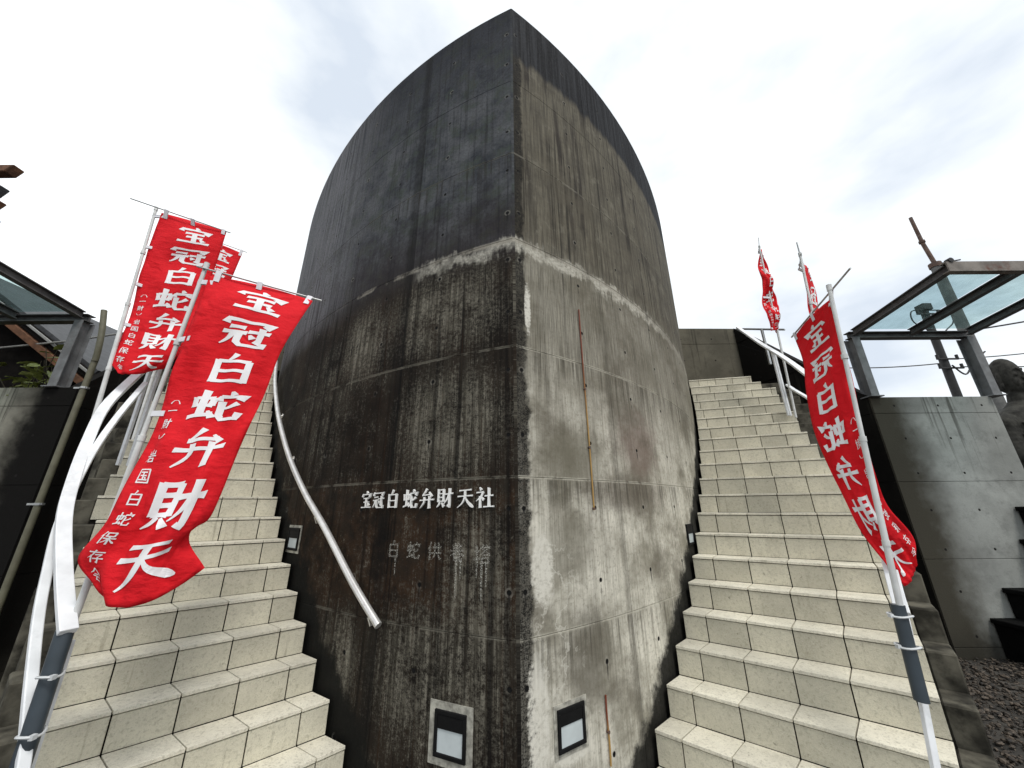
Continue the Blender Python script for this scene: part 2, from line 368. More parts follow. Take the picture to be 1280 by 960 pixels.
M['tie'] = simple('clear_cable_tie', (.55, .57, .58), .35, var=.1, bump=0)
M['tab'] = simple('white_cloth_tab', (.75, .74, .78), .8, var=.08, bump=0)
M['girder'] = simple('weathered_girder_paint', (.085, .082, .082), .6, var=.3, scale=9, dirt=(.05, .03, .022), dirt_amt=.6)
M['post'] = simple('grey_post_paint', (.16, .165, .17), .6, var=.2, scale=9, dirt=(.06, .045, .035), dirt_amt=.3)
M['rustgirder'] = simple('rusty_girder', (.19, .17, .15), .75, var=.3, scale=7, dirt=(.10, .028, .012), dirt_amt=.95)
M['glass'] = glass_material()
M['frame'] = simple('black_light_frame', (.006, .006, .0065), .7, var=.2, bump=.03, spec=.15)
M['lens'] = simple('frosted_light_lens', (.50, .55, .56), .35, var=.08, scale=9, bump=0)
M['mortar'] = simple('pale_mortar', (.33, .32, .275), .9, var=.4, scale=25, bump=.5, dirt=(.10, .095, .08))
M['rod'] = rod_material()
M['olivepipe'] = simple('olive_drain_pipe', (.13, .125, .085), .55, var=.15)
M['stone'] = simple('dark_statue_stone', (.034, .033, .029), .85, var=.5, scale=9, bump=.5, dirt=(.055, .053, .045), dirt_amt=.5, spec=.2)
M['blackstone'] = simple('black_plinth_stone', (.004, .004, .004), .9, var=.4, bump=.2, spec=.1)
M['pebble'] = NT('brown_pebble', .8); 
_t = M['pebble']; _g = _t.coord(); _n = _t.noise(_g, 22, 2, .8); _c = _t.mix(_t.mr(_n, .4, .62), (.016, .013, .010), (.10, .078, .058)); _t.col(_c); M['pebble'] = _t.m
M['ground'] = simple('ground_soil', (.05, .046, .04), .95, var=.4, scale=3, bump=.5)
M['utility'] = simple('utility_pole_concrete', (.13, .13, .125), .85, var=.25, scale=6)
M['black'] = simple('black_metal', (.012, .012, .012), .6, var=.3)
M['rustpipe'] = simple('rusted_pipe', (.10, .06, .045), .8, var=.4, scale=8, dirt=(.17, .15, .14), dirt_amt=.5)
M['wood'] = simple('weathered_wood', (.12, .055, .028), .8, var=.4, scale=10)
M['darkwood'] = simple('dark_timber', (.006, .005, .0045), .9, var=.4, spec=.1)
M['rooftile'] = simple('grey_roof_tile', (.045, .047, .05), .6, var=.3)
M['gutter'] = simple('pale_gutter', (.25, .25, .24), .6, var=.1)
M['leaf'] = simple('shrub_leaf', (.15, .17, .035), .55, var=.4, scale=5, bump=.1)
M['stem'] = simple('shrub_stem', (.05, .04, .025), .8)

# ------------------------------------------------------------------ tower plan curves
EX, EY = .0219, 2.2317
CURVE = {1: (.5423, .1768, -.021), -1: (.3469, .1757, -.0195)}
DS = .02; SMAX = 6.5
PTS = {}
for sd, (a0, k0, k1) in CURVE.items():
    x = y = 0; out = []; n = int(SMAX/DS)+2
    for i in range(n):
        s_ = i*DS; ph = a0+k0*s_+.5*k1*s_*s_
        out.append((EX+sd*x, EY+y, ph)); phm = a0+k0*(s_+DS/2)+.5*k1*(s_+DS/2)**2
        x += math.cos(phm)*DS; y += math.sin(phm)*DS
    PTS[sd] = out
def W(sd, s_, off=0.0):
    """plan point on the tower wall at arc length s_ from the front edge, pushed outward by off"""
    i = min(max(int(s_/DS), 0), len(PTS[sd])-2); f = s_/DS-i
    a, b = PTS[sd][i], PTS[sd][i+1]
    x = a[0]+(b[0]-a[0])*f; y = a[1]+(b[1]-a[1])*f; ph = a[2]+(b[2]-a[2])*f
    return (x+sd*math.sin(ph)*off, y-math.cos(ph)*off)

TOP = 6.408
tower = empty('concrete_tower', (EX, EY, 0), 'tall black-stained concrete tower with a sharp prow edge between the two stairs', 'tower')
core = MB()
ring = [W(1, .03+i*.2, -.014) for i in range(33)]+[(-.6, 9.6)]+[W(-1, .03+i*.2, -.014) for i in range(32, -1, -1)]
core.prism(ring, -.1, TOP-.006)
core.build('core', M['tower'], tower, uv=lambda co: (3.0, co.z))
ZJ = [-.08, .12, .985, 1.827, 2.689, 3.5775, 4.45, 5.335, TOP]
SJ = [.010, .95, 2.75, 4.55, 6.45]
for sd in (1, -1):
    for zi in range(len(ZJ)-1):
        for si in range(len(SJ)-1):
            s0, s1 = SJ[si]+(.0012 if si else 0), SJ[si+1]-.0012
            z0, z1 = ZJ[zi]+.0012, ZJ[zi+1]-(.0012 if zi < len(ZJ)-2 else 0)
            n = max(4, int((s1-s0)/.15)); c = .002
            ss = [s0]+[s0+c+(s1-s0-2*c)*i/n for i in range(n+1)]+[s1]
            zz = [z0, z0+c, z1-c, z1]
            v = []; uvs = []
            for j, z in enumerate(zz):
                for i, s_ in enumerate(ss):
                    rim = j in (0, 3) or i in (0, len(ss)-1)
                    o_ = -.0014 if rim else 0.0
                    if si == 0 and i == 0 and j not in (0, 3): o_ = 0.0
                    v.append((*W(sd, s_, o_), z)); uvs.append((sd*s_, z))
            nf = len(v)
            m_ = len(ss)
            for j, z in enumerate((z0, z1)):
                for s_ in ss: v.append((*W(sd, s_, -.02), z)); uvs.append((sd*s_, z))
            f = []
            for j in range(3):
                for i in range(m_-1): f.append((j*m_+i, j*m_+i+1, (j+1)*m_+i+1, (j+1)*m_+i))
            for i in range(m_-1):
                f.append((i, i+1, nf+i+1, nf+i)); f.append((3*m_+i, 3*m_+i+1, nf+m_+i+1, nf+m_+i))
            for i in (0, m_-1):
                f.append((i, m_+i, 2*m_+i, 3*m_+i, nf+m_+i, nf+i))
            me = bpy.data.meshes.new('concrete_panel'); me.from_pydata(v, [], f); me.materials.append(M['tower'])
            bm = bmesh.new(); bm.from_mesh(me); bmesh.ops.recalc_face_normals(bm, faces=bm.faces); bm.to_mesh(me); bm.free()
            ul = me.uv_layers.new(name='UVMap')
            for lp in me.loops: ul.data[lp.index].uv = uvs[lp.vertex_index]
            for p in me.polygons: p.use_smooth = True
            me.set_sharp_from_angle(angle=math.radians(12))
            link('concrete_panel', me, tower)
strip = MB()
a, b = W(-1, .011, .001), W(1, .011, .001)
strip.prism([a, b, W(1, .02, -.018), W(-1, .02, -.018)], -.08, TOP-.001)
strip.build('edge_chamfer', M['tower'], tower, uv=lambda co: (-.16, co.z))

# ------------------------------------------------------------------ lettering (hand-drawn strokes on a 100 x 100 grid, y down)
G = {
'宝': ['d50,3 56,15', 'd16,18 12,34', 'h14,22 86,19 78,34', 'h26,42 74,40', 'h30,62 71,61', 'h10,90 91,88', 'v50,42 50,88', 'd66,68 76,80'],
'冠': ['d12,12 8,30', 'h12,17 92,14 83,28', 'h18,38 44,36', 'h8,54 50,51', 'p26,54 21,72 6,91', 'v37,53 37,82 45,91 90,90 91,78', 'h54,46 95,43', 'v79,30 79,78 70,73', 'd58,56 66,67'],
'白': ['p52,2 47,13 38,24', 'v20,25 21,94', 'h20,27 80,25', 'v80,24 79,94', 'h22,57 78,56', 'h22,89 78,88'],
'蛇': ['v9,28 12,58', 'h10,30 42,28', 'v43,27 40,53', 'h12,53 42,51', 'v26,6 26,82', 'h5,88 46,77', 'd38,68 48,88', 'd70,3 75,15', 'd54,20 51,35', 'h54,22 95,19 88,32', 'p88,42 76,52 57,61', 'v58,37 58,80 64,91 91,90 95,73'],
'弁': ['p48,3 38,18 22,33', 'h22,34 74,29', 'd64,18 81,40', 'h6,58 94,54', 'p34,42 33,68 10,96', 'v67,40 67,98'],
'財': ['v12,8 12,68', 'h12,10 43,9', 'v43,8 43,67', 'h12,28 42,27', 'h12,46 42,45', 'h12,64 42,63', 'p22,68 17,79 4,92', 'd33,70 47,90', 'h49,31 97,27', 'v79,3 79,89 67,82', 'p77,32 66,54 47,76'],
'天': ['h17,16 83,12', 'h9,43 91,39', 'p50,15 47,48 34,74 6,95', 'n50,42 64,68 96,94'],
'社': ['d23,3 32,16', 'h7,27 42,24', 'p42,24 30,46 4,66', 'v26,46 26,97', 'd32,47 46,61', 'h52,42 94,40', 'v73,7 73,89', 'h45,91 99,89'],
'一': ['h8,54 92,48'],
'岩': ['v50,3 50,37', 'v18,14 18,39', 'h18,37 82,36', 'v82,12 82,41', 'h6,53 94,50', 'p44,52 30,74 4,94', 'v36,70 36,98', 'h36,71 80,69', 'v80,69 79,97', 'h36,94 79,92'],
'国': ['v12,8 12,95', 'h12,10 88,8', 'v88,8 88,95', 'h12,92 88,91', 'h26,28 74,27', 'h29,49 72,48', 'h22,75 78,74', 'v50,28 50,74', 'd60,57 69,67'],
'保': ['p28,3 22,20 6,44', 'v20,30 20,97', 'v42,10 42,39', 'h42,12 84,10', 'v84,10 82,39', 'h42,37 82,36', 'h33,53 97,51', 'v63,38 63,97', 'p60,54 50,70 32,88', 'n66,54 78,70 98,86'],
'存': ['h7,20 93,18', 'p44,3 30,40 4,68', 'v24,44 24,97', 'h44,37 80,34', 'p80,34 70,44 61,52', 'v61,52 61,93 51,88', 'h35,66 97,63'],
'会': ['p50,3 34,26 4,48', 'n50,5 66,26 98,46', 'h32,47 68,46', 'h15,63 87,61', 'p46,62 36,76 20,90', 'h20,91 78,87', 'd66,72 84,95'],
'供': ['p28,3 22,20 6,44', 'v20,30 20,97', 'h40,30 95,28', 'v54,8 54,59', 'v79,6 79,59', 'h33,60 99,58', 'p54,66 48,78 36,92', 'd76,66 92,90'],
'養': ['d34,2 40,12', 'd66,2 60,12', 'h20,18 80,17', 'h26,30 74,29', 'h8,42 92,41', 'v50,16 50,42', 'p50,42 30,58 4,68', 'n52,42 70,56 97,66', 'v34,58 34,94', 'h34,60 66,59', 'v66,60 66,76', 'h34,76 66,75', 'n40,78 60,86 84,97'],
'塔': ['h4,40 36,38', 'v20,14 20,78', 'h2,82 38,74', 'h42,22 98,20', 'v58,8 58,32', 'v80,8 80,32', 'p70,32 58,46 40,56', 'n70,34 80,46 98,56', 'h56,58 84,57', 'v52,70 52,96', 'h52,71 88,70', 'v88,70 88,96', 'h52,94 88,93'],
'︵': ['p8,70 26,40 50,32', 'p92,70 74,40 50,32'], '︶': ['p8,30 26,60 50,68', 'p92,30 74,60 50,68'],
}
def strokes(ch, wh, wv, flare):
    """list of (left points, right points) ribbons in grid units"""
    res = []
    for k, s_ in enumerate(G[ch]):
        kind = s_[0]; pts = [tuple(float(q) for q in p.split(',')) for p in s_[1:].split()]
        if kind in 'pn' and len(pts) > 2: P = [p.to_2d() for p in spline([(x, y, 0) for x, y in pts], 5)]
        else:
            P = []
            for i in range(len(pts)-1):
                a, b = Vector(pts[i]), Vector(pts[i+1]); n = max(1, int((b-a).length/4))
                P += [a+(b-a)*j/n for j in range(n)]
            P.append(Vector(pts[-1]))
        Ls, Rs = [], []
        tot = sum((P[i+1]-P[i]).length for i in range(len(P)-1)); run = 0
        for i, p in enumerate(P):
            if i: run += (P[i]-P[i-1]).length
            t = run/tot
            d0 = (P[i]-P[max(i-1, 0)]); d1 = (P[min(i+1, len(P)-1)]-P[i])
            d0 = d0.normalized() if d0.length > 0 else d1.normalized(); d1 = d1.normalized() if d1.length > 0 else d0
            d = (d0+d1)
            d = d.normalized() if d.length > .2 else d1
            vert = abs(d.y)**1.2
            w = wh+(wv-wh)*vert
            if kind == 'p': w = wv*(1.0-.8*t**1.5)
            elif kind == 'n': w = wv*(.35+1.05*t) if t < .85 else wv*1.25*(1-(t-.85)/.15*.8)
            elif kind == 'd': w = wv*(.45+.75*t)
            elif kind == 'h': w = w*(1+flare*(abs(2*t-1)**3)*(1.0 if t > .5 else .6))
            else: w = w*(1+.35*flare*(abs(2*t-1)**4))
            mit = 1/max(.6, d.dot(d1))
            nrm = Vector((-d.y, d.x))*w*.5*mit
            Ls.append(p+nrm); Rs.append(p-nrm)
        if len(pts) == 2 and kind in 'hv':      # slanted brush entry and exit
            dd = (P[-1]-P[0]).normalized(); q = .18*(wh if kind == 'h' else wv)*(1+flare)
            Ls[0] -= dd*q; Rs[-1] += dd*q*(1 if kind == 'h' else -.6)
        res.append((Ls, Rs))
    return res
def glyph_mesh(ch, place, wh, wv, flare, name, mat, thick=0.0, uv=False, both=False, base=.0030):
    """place(gx, gy, off) -> world point"""
    v, f, uvs = [], [], []
    for k, (Ls, Rs) in enumerate(strokes(ch, wh, wv, flare)):
        for sgn in ((1, -1) if both else (1,)):
            o_ = (base+thick+k*.00012)*sgn
            b0 = len(v)
            nc = 4 if both else 1
            for a, b in zip(Ls, Rs):
                for c in range(nc+1):
                    q = a+(b-a)*c/nc; v.append(place(q.x, q.y, o_)); uvs.append((q.x/100, q.y/100))
            n = len(Ls)
            for i in range(n-1):
                for c in range(nc): r0 = b0+(nc+1)*i+c; f.append((r0, r0+1, r0+nc+2, r0+nc+1))
            if thick:
                b1 = len(v)
                for a, b in zip(Ls, Rs):
                    v.append(place(a.x, a.y, 0)); v.append(place(b.x, b.y, 0)); uvs += [(a.x/100, a.y/100), (b.x/100, b.y/100)]
                for i in range(n-1):
                    f.append((b0+2*i, b0+2*i+2, b1+2*i+2, b1+2*i)); f.append((b0+2*i+1, b0+2*i+3, b1+2*i+3, b1+2*i+1))
                f.append((b0, b0+1, b1+1, b1)); f.append((b0+2*n-2, b0+2*n-1, b1+2*n-1, b1+2*n-2))
    me = bpy.data.meshes.new(name); me.from_pydata([tuple(p) for p in v], [], f); me.materials.append(mat)
    if uv:
        ul = me.uv_layers.new(name='UVMap')
        for lp in me.loops: ul.data[lp.index].uv = uvs[lp.vertex_index]
    return me

sign = empty('sign_lettering', (*W(-1, .7, 0), 1.64), 'raised white sign characters 宝冠白蛇弁財天社 on the black tower face', 'sign')
for ch, s0 in zip('宝冠白蛇弁財天社', (1.195, 1.07, .928, .768, .629, .488, .338, .203)):
    pl = lambda gx, gy, o_, s0=s0: (*W(-1, s0-(gx-50)/100*(.112 if s0 > .9 else .124), o_+.001), 1.71-(gy-50)/100*.128)
    link('character', glyph_mesh(ch, pl, 5.0, 11.5, .5, 'character', M['letter'], thick=.012, base=0), sign)
fade = empty('faded_lettering', (*W(-1, .55, 0), 1.34), 'faded ghost characters with white drips under the raised white sign characters', 'lettering')
for ch, s0 in zip('白蛇供養塔', (.882, .715, .55, .385, .217)):
    pl = lambda gx, gy, o_, s0=s0: (*W(-1, s0-(gx-50)/100*.11, o_+.001), 1.40-(gy-50)/100*.11)
    link('character', glyph_mesh(ch, pl, 9, 12, .2, 'character', M['faded'], uv=True), fade)
for s0, z0, ln in ((.39, 1.38, .22), (.36, 1.37, .12), (.22, 1.36, .2), (.19, 1.36, .13), (.25, 1.37, .1), (.86, 1.35, .1)):
    v = []; f = []
    for i in range(7):
        z = z0-ln*i/6; w = .016*(1-.5*i/6)
        v += [(*W(-1, s0-w/2, .0022), z), (*W(-1, s0+w/2, .0022), z)]
        if i: f.append((2*i-2, 2*i-1, 2*i+1, 2*i))
    me = bpy.data.meshes.new('paint_drip'); me.from_pydata(v, [], f); me.materials.append(M['faded'])
    ul = me.uv_layers.new(name='UVMap')
    for lp in me.loops: q = v[lp.vertex_index]; ul.data[lp.index].uv = (q[0]*6, q[2]*6)
    link('paint_drip', me, fade)

# ------------------------------------------------------------------ recessed wall lights, rods, tower handrail
def wall_light(sd, s0, s1, z0, z1, label, surround, band):
    o = empty('wall_light', (*W(sd, (s0+s1)/2), z0), label, 'wall light', 'recessed lights in the tower wall')
    def slab(a0, a1, b0, b1, i, d):
        m_ = MB(); m_.hexa([(*W(sd, a0, i), b0), (*W(sd, a1, i), b0), (*W(sd, a1, d), b0), (*W(sd, a0, d), b0),
                            (*W(sd, a0, i), b1), (*W(sd, a1, i), b1), (*W(sd, a1, d), b1), (*W(sd, a0, d), b1)]); return m_
    w = .019
    if surround:
        q = surround; m_ = MB(); rr = random.Random(int(s0*1000))
        for (a0, a1, b0, b1) in ((s0-q, s1+q, z1, z1+q), (s0-q, s1+q, z0-q, z0), (s0-q, s0, z0, z1), (s1, s1+q, z0, z1)):
            p = slab(a0, a1, b0, b1, -.004, .004); m_.add(p.v, p.f)
        m_.build('mortar_surround', M['mortar'], o)
    m_ = MB()
    for (a0, a1, b0, b1) in ((s0, s1, z1-w, z1), (s0, s1, z0, z0+w), (s0, s0+w, z0+w, z1-w), (s1-w, s1, z0+w, z1-w)):
        p = slab(a0, a1, b0, b1, -.004, .014); m_.add(p.v, p.f)
    bevel(m_.build('frame', M['frame'], o), .002)
    zs = z0+w+(z1-z0-2*w)*band
    bevel(slab(s0+w, s1-w, zs, z1-w, -.003, .011).build('louvre', M['frame'], o), .002)
    slab(s0+w, s1-w, z0+w, zs, -.003, .006).build('lens', M['lens'], o)
wall_light(-1, .288, .482, .43, .63, 'recessed light in rough mortar patch low on the black tower face', .036, .62)
wall_light(1, .234, .428, .455, .638, 'recessed light low on the pale tower face near the prow edge', .022, .62)
wall_light(-1, 2.07, 2.28, 1.325, 1.50, 'small recessed light below the steel handrail beside the left steps', .02, .55)
wall_light(1, 2.07, 2.27, 1.312, 1.49, 'small recessed light on pale tower face beside the right steps', .0, .55)
def rod(s_, z0, z1, label, clips):
    o = empty('rusty_rod', (*W(1, s_, 0), z0), label, 'rod', 'thin rusty rods on the tower')
    m_ = MB(); m_.tube([(*W(1, s_+.003*math.sin(i), .010), z0+(z1-z0)*i/6) for i in range(7)], .0055, 8); m_.build('rod', M['rod'], o, True)
    for z in clips:
        c = MB(); c.tube([(*W(1, s_, -.003), z), (*W(1, s_, .018), z)], .0085, 8); c.build('clip', M['rustpipe'], o)
rod(.625, 1.63, 3.16, 'long rusty red to ochre rod clipped upright on pale tower face', (2.484, 2.05, 1.64))
rod(.604, .30, .62, 'short rusty rod at the foot of the pale tower face', (.45,))
hr = empty('wall_handrail', (*W(-1, .9, .07), .95), 'curved steel pipe handrail bolted to the black tower face above left steps', 'handrail')
rp = [(4.602,3.756),(3.897,3.253),(3.361,2.845),(2.939,2.508),(2.425,2.114),(1.953,1.778),(1.56,1.517),(1.166,1.197),(.885,.982)]
rail_pts = spline([(*W(-1, a, .07), b) for a, b in rp], 4)
m_ = MB(); m_.tube(rail_pts, .0225, 14); m_.build('pipe', M['rail'], hr, True)
for a, b in ((3.239, 2.72), (2.52, 2.17), (1.725, 1.61), (.975, 1.03)):
    m_ = MB(); m_.tube([(*W(-1, a, .0), b-.06), (*W(-1, a, .05), b-.06), (*W(-1, a, .07), b-.015)], .008, 8)
    m_.tube([(*W(-1, a, -.002), b-.06), (*W(-1, a, .008), b-.06)], .026, 12); m_.build('bracket', M['rail'], hr, True)

# ------------------------------------------------------------------ staircases
H0, RISE = .1709, .1767
def stair(sd, label):
    st = empty('tiled_staircase', (*W(sd, 1.0, .6), 0), label, 'stairs', 'stairs curving round the tower')
    NS = 20
    def inner(k):
        s_ = (1.02+.2016*(k-1)) if sd > 0 else (1.10+.194*(k-1))
        return Vector(W(sd, max(s_, .3), .03))
    def direc(k):
        a = math.radians((-40+28*(k-1)/19) if sd > 0 else (-45+27*(k-1)/19)); return Vector((sd*math.cos(a), math.sin(a)))
    def width(k):
        if sd < 0: return 1.20-.02*((k*7) % 3)
        return {20: .98, 19: 1.05}.get(k, 1.30 if k <= 8 else 1.30-.12*(k-8)/4 if k <= 12 else 1.18-.02*((k*7) % 3))
    first = {10:.17, 11:.165, 12:.16, 13:.155, 14:.145, 15:.125, 16:.105, 17:.085, 18:.06, 19:.29, 20:.16}
    tw = .262
    for k in range(0, NS+1):
        I, d = inner(k), direc(k); I2, d2 = inner(k+1), direc(k+1); h = H0+RISE*k
        wd = width(k); n = Vector((-d.y*sd, d.x*sd))      # towards the next step
        O, O2 = I+d*wd, I2+d2*wd
        last = k == NS
        if last:
            back = [(3.2, 6.39), (4.3, 6.39)] if sd > 0 else [(-3.55, 5.95), (-4.8, 5.55)]
            poly = [tuple(I+n*.012), tuple(O+n*.012), back[1], back[0]]
        else: poly = [tuple(I+n*.012), tuple(O+n*.012), tuple(O2+n*.008), tuple(I2+n*.008)]
        m_ = MB(); m_.prism(poly, -.05, h-.014); m_.build('landing_slab' if last else 'step', M['grout'], st)
        # bare concrete kerb beyond the handrail
        E0, E1 = I+d*(wd+.003), I+d*(wd+(.13 if k < 14 else .26)); F0, F1 = I2+d2*(wd+.003), I2+d2*(wd+(.13 if k+1 < 14 else .26))
        if not last:
            m_ = MB(); m_.prism([tuple(E0+n*.03), tuple(E1+n*.03), tuple(F1+n*.028), tuple(F0+n*.028)], -.05, h-.03)
            bevel(m_.build('edge_step', M['edge'], st), .008)
        # tiles
        cuts = [0.0]; c = first.get(k, .16)
        while c < wd-.03: cuts.append(c); c += tw
        cuts.append(wd)
        g = .0034
        for a, b in zip(cuts[:-1], cuts[1:]):
            a2, b2 = a+g, b-g; jit = random.uniform(-.0012, .0012)
            lo = (h-RISE+.002) if k else -.05
            p, q = I+d*a2, I+d*b2
            m_ = MB(); m_.hexa([(*(p+n*jit), lo), (*(q+n*jit), lo), (*(q+n*.013), lo), (*(p+n*.013), lo),
                                (*(p+n*jit), h-.0235), (*(q+n*jit), h-.0235), (*(q+n*.013), h-.0235), (*(p+n*.013), h-.0235)])
            bevel(m_.build('riser_tile', M['riser'], st), .0015)
            # tread tile reaches to the next riser
            ex = -.006
            if last: p2, q2 = p+n*.3, q+n*.3
            else:
                f_ = a2/wd; f2 = b2/wd; p2, q2 = I2+d2*a2-n*.003, I2+d2*b2-n*.003
            z1 = h+random.uniform(-.0012, .0012)
            m_ = MB(); m_.hexa([(*(p+n*ex), h-.018), (*(q+n*ex), h-.018), (*q2, h-.018), (*p2, h-.018),
                                (*(p+n*ex), z1), (*(q+n*ex), z1), (*q2, z1), (*p2, z1)])
            bevel(m_.build('tread_tile', M['tread'], st), .0015)
    return st
stair(1, 'beige tiled stairs curving up along the pale tower face on the right')
stair(-1, 'beige tiled stairs curving up along the black tower face on the left')

# ------------------------------------------------------------------ outer handrails
def handrail(upper, lower, posts, label):
    o = empty('stair_handrail', (*upper[0][:2], upper[0][2]-1), label, 'handrail', 'white handrails on the outer stair edges')
    m_ = MB(); m_.bar(spline(upper, 6), .056, .026); bevel(m_.build('upper_rail', M['white'], o, True), .003, 2)
    m_ = MB(); m_.bar(spline(lower, 6), .036, .024); bevel(m_.build('lower_rail', M['white'], o, True), .004, 2)
    for (x, y, z0, z1, dx, dy) in posts:
        for s_ in ((-.03, .03) if dx else (0,)):
            m_ = MB(); m_.box((x+s_*dx-.012, y+s_*dy-.012, z0), (x+s_*dx+.012, y+s_*dy+.012, z1))
            bevel(m_.build('post', M['white'], o), .002)
    return o
LU = [(-1.843, 1.74, 1.18), (-2.053, 1.84, 1.372), (-2.31, 1.98, 1.609), (-2.502, 2.12, 1.797), (-2.717, 2.3, 2.055), (-2.916, 2.5, 2.359), (-3.097, 2.8, 2.716), (-3.30, 3.15, 3.12), (-3.62, 3.5, 3.6), (-3.95, 3.9, 4.1)]
LL = [(-1.80, 1.705, .72), (-1.835, 1.72, .80), (-1.941, 1.76, .982), (-2.104, 1.84, 1.214), (-2.232, 1.92, 1.395), (-2.351, 2.0, 1.57), (-2.486, 2.12, 1.753), (-2.653, 2.3, 2.019), (-2.794, 2.5, 2.305), (-2.95, 2.75, 2.62)]
handrail(LU, LL, [(-1.895, 1.81, .0, 1.13, 0, 0), (-3.20, 3.02, 2.0, 2.94, .6, .8)], 'white curved double handrail on the outer edge of the left stairs')
RU = [(1.93, 2.07, 1.14), (1.99, 2.13, 1.27), (2.15, 2.27, 1.63), (2.29, 2.42, 1.95), (2.70, 2.9, 2.42), (3.0, 3.35, 2.75), (3.263, 3.80, 3.065), (3.51, 4.35, 3.487), (3.685, 4.9, 3.93), (3.76, 5.4, 4.45)]
RL = [(2.22, 2.40, 1.5), (2.72, 2.9, 2.04), (3.02, 3.35, 2.38), (3.33, 3.85, 2.72), (3.56, 4.35, 3.02), (3.70, 4.62, 3.18)]
RR = handrail(RU, RL, [(2.72, 2.92, 1.5, 2.38, .5, .8), (3.61, 4.6, 2.75, 3.66, .8, .4)], 'white double handrail on the outer edge of the right stairs')
m_ = MB(); m_.bar([(1.74, 1.98, 0), (1.80, 2.01, .5), (1.875, 2.045, .8), (1.935, 2.07, 1.13)], .03, .022, (0, 1, 0)); bevel(m_.build('post', M['white'], RR), .002)
top = empty('landing_rail', (4.0, 5.7, 4.2), 'short level grey rail at the head of the right stairs', 'handrail')
m_ = MB(); m_.bar([(4.0, 5.72, 4.585), (4.36, 5.2, 4.30)], .05, .02); m_.build('bar', M['steel'], top)
m_ = MB(); m_.box((4.16, 5.42, 3.8), (4.19, 5.45, 4.42)); m_.build('post', M['steel'], top)

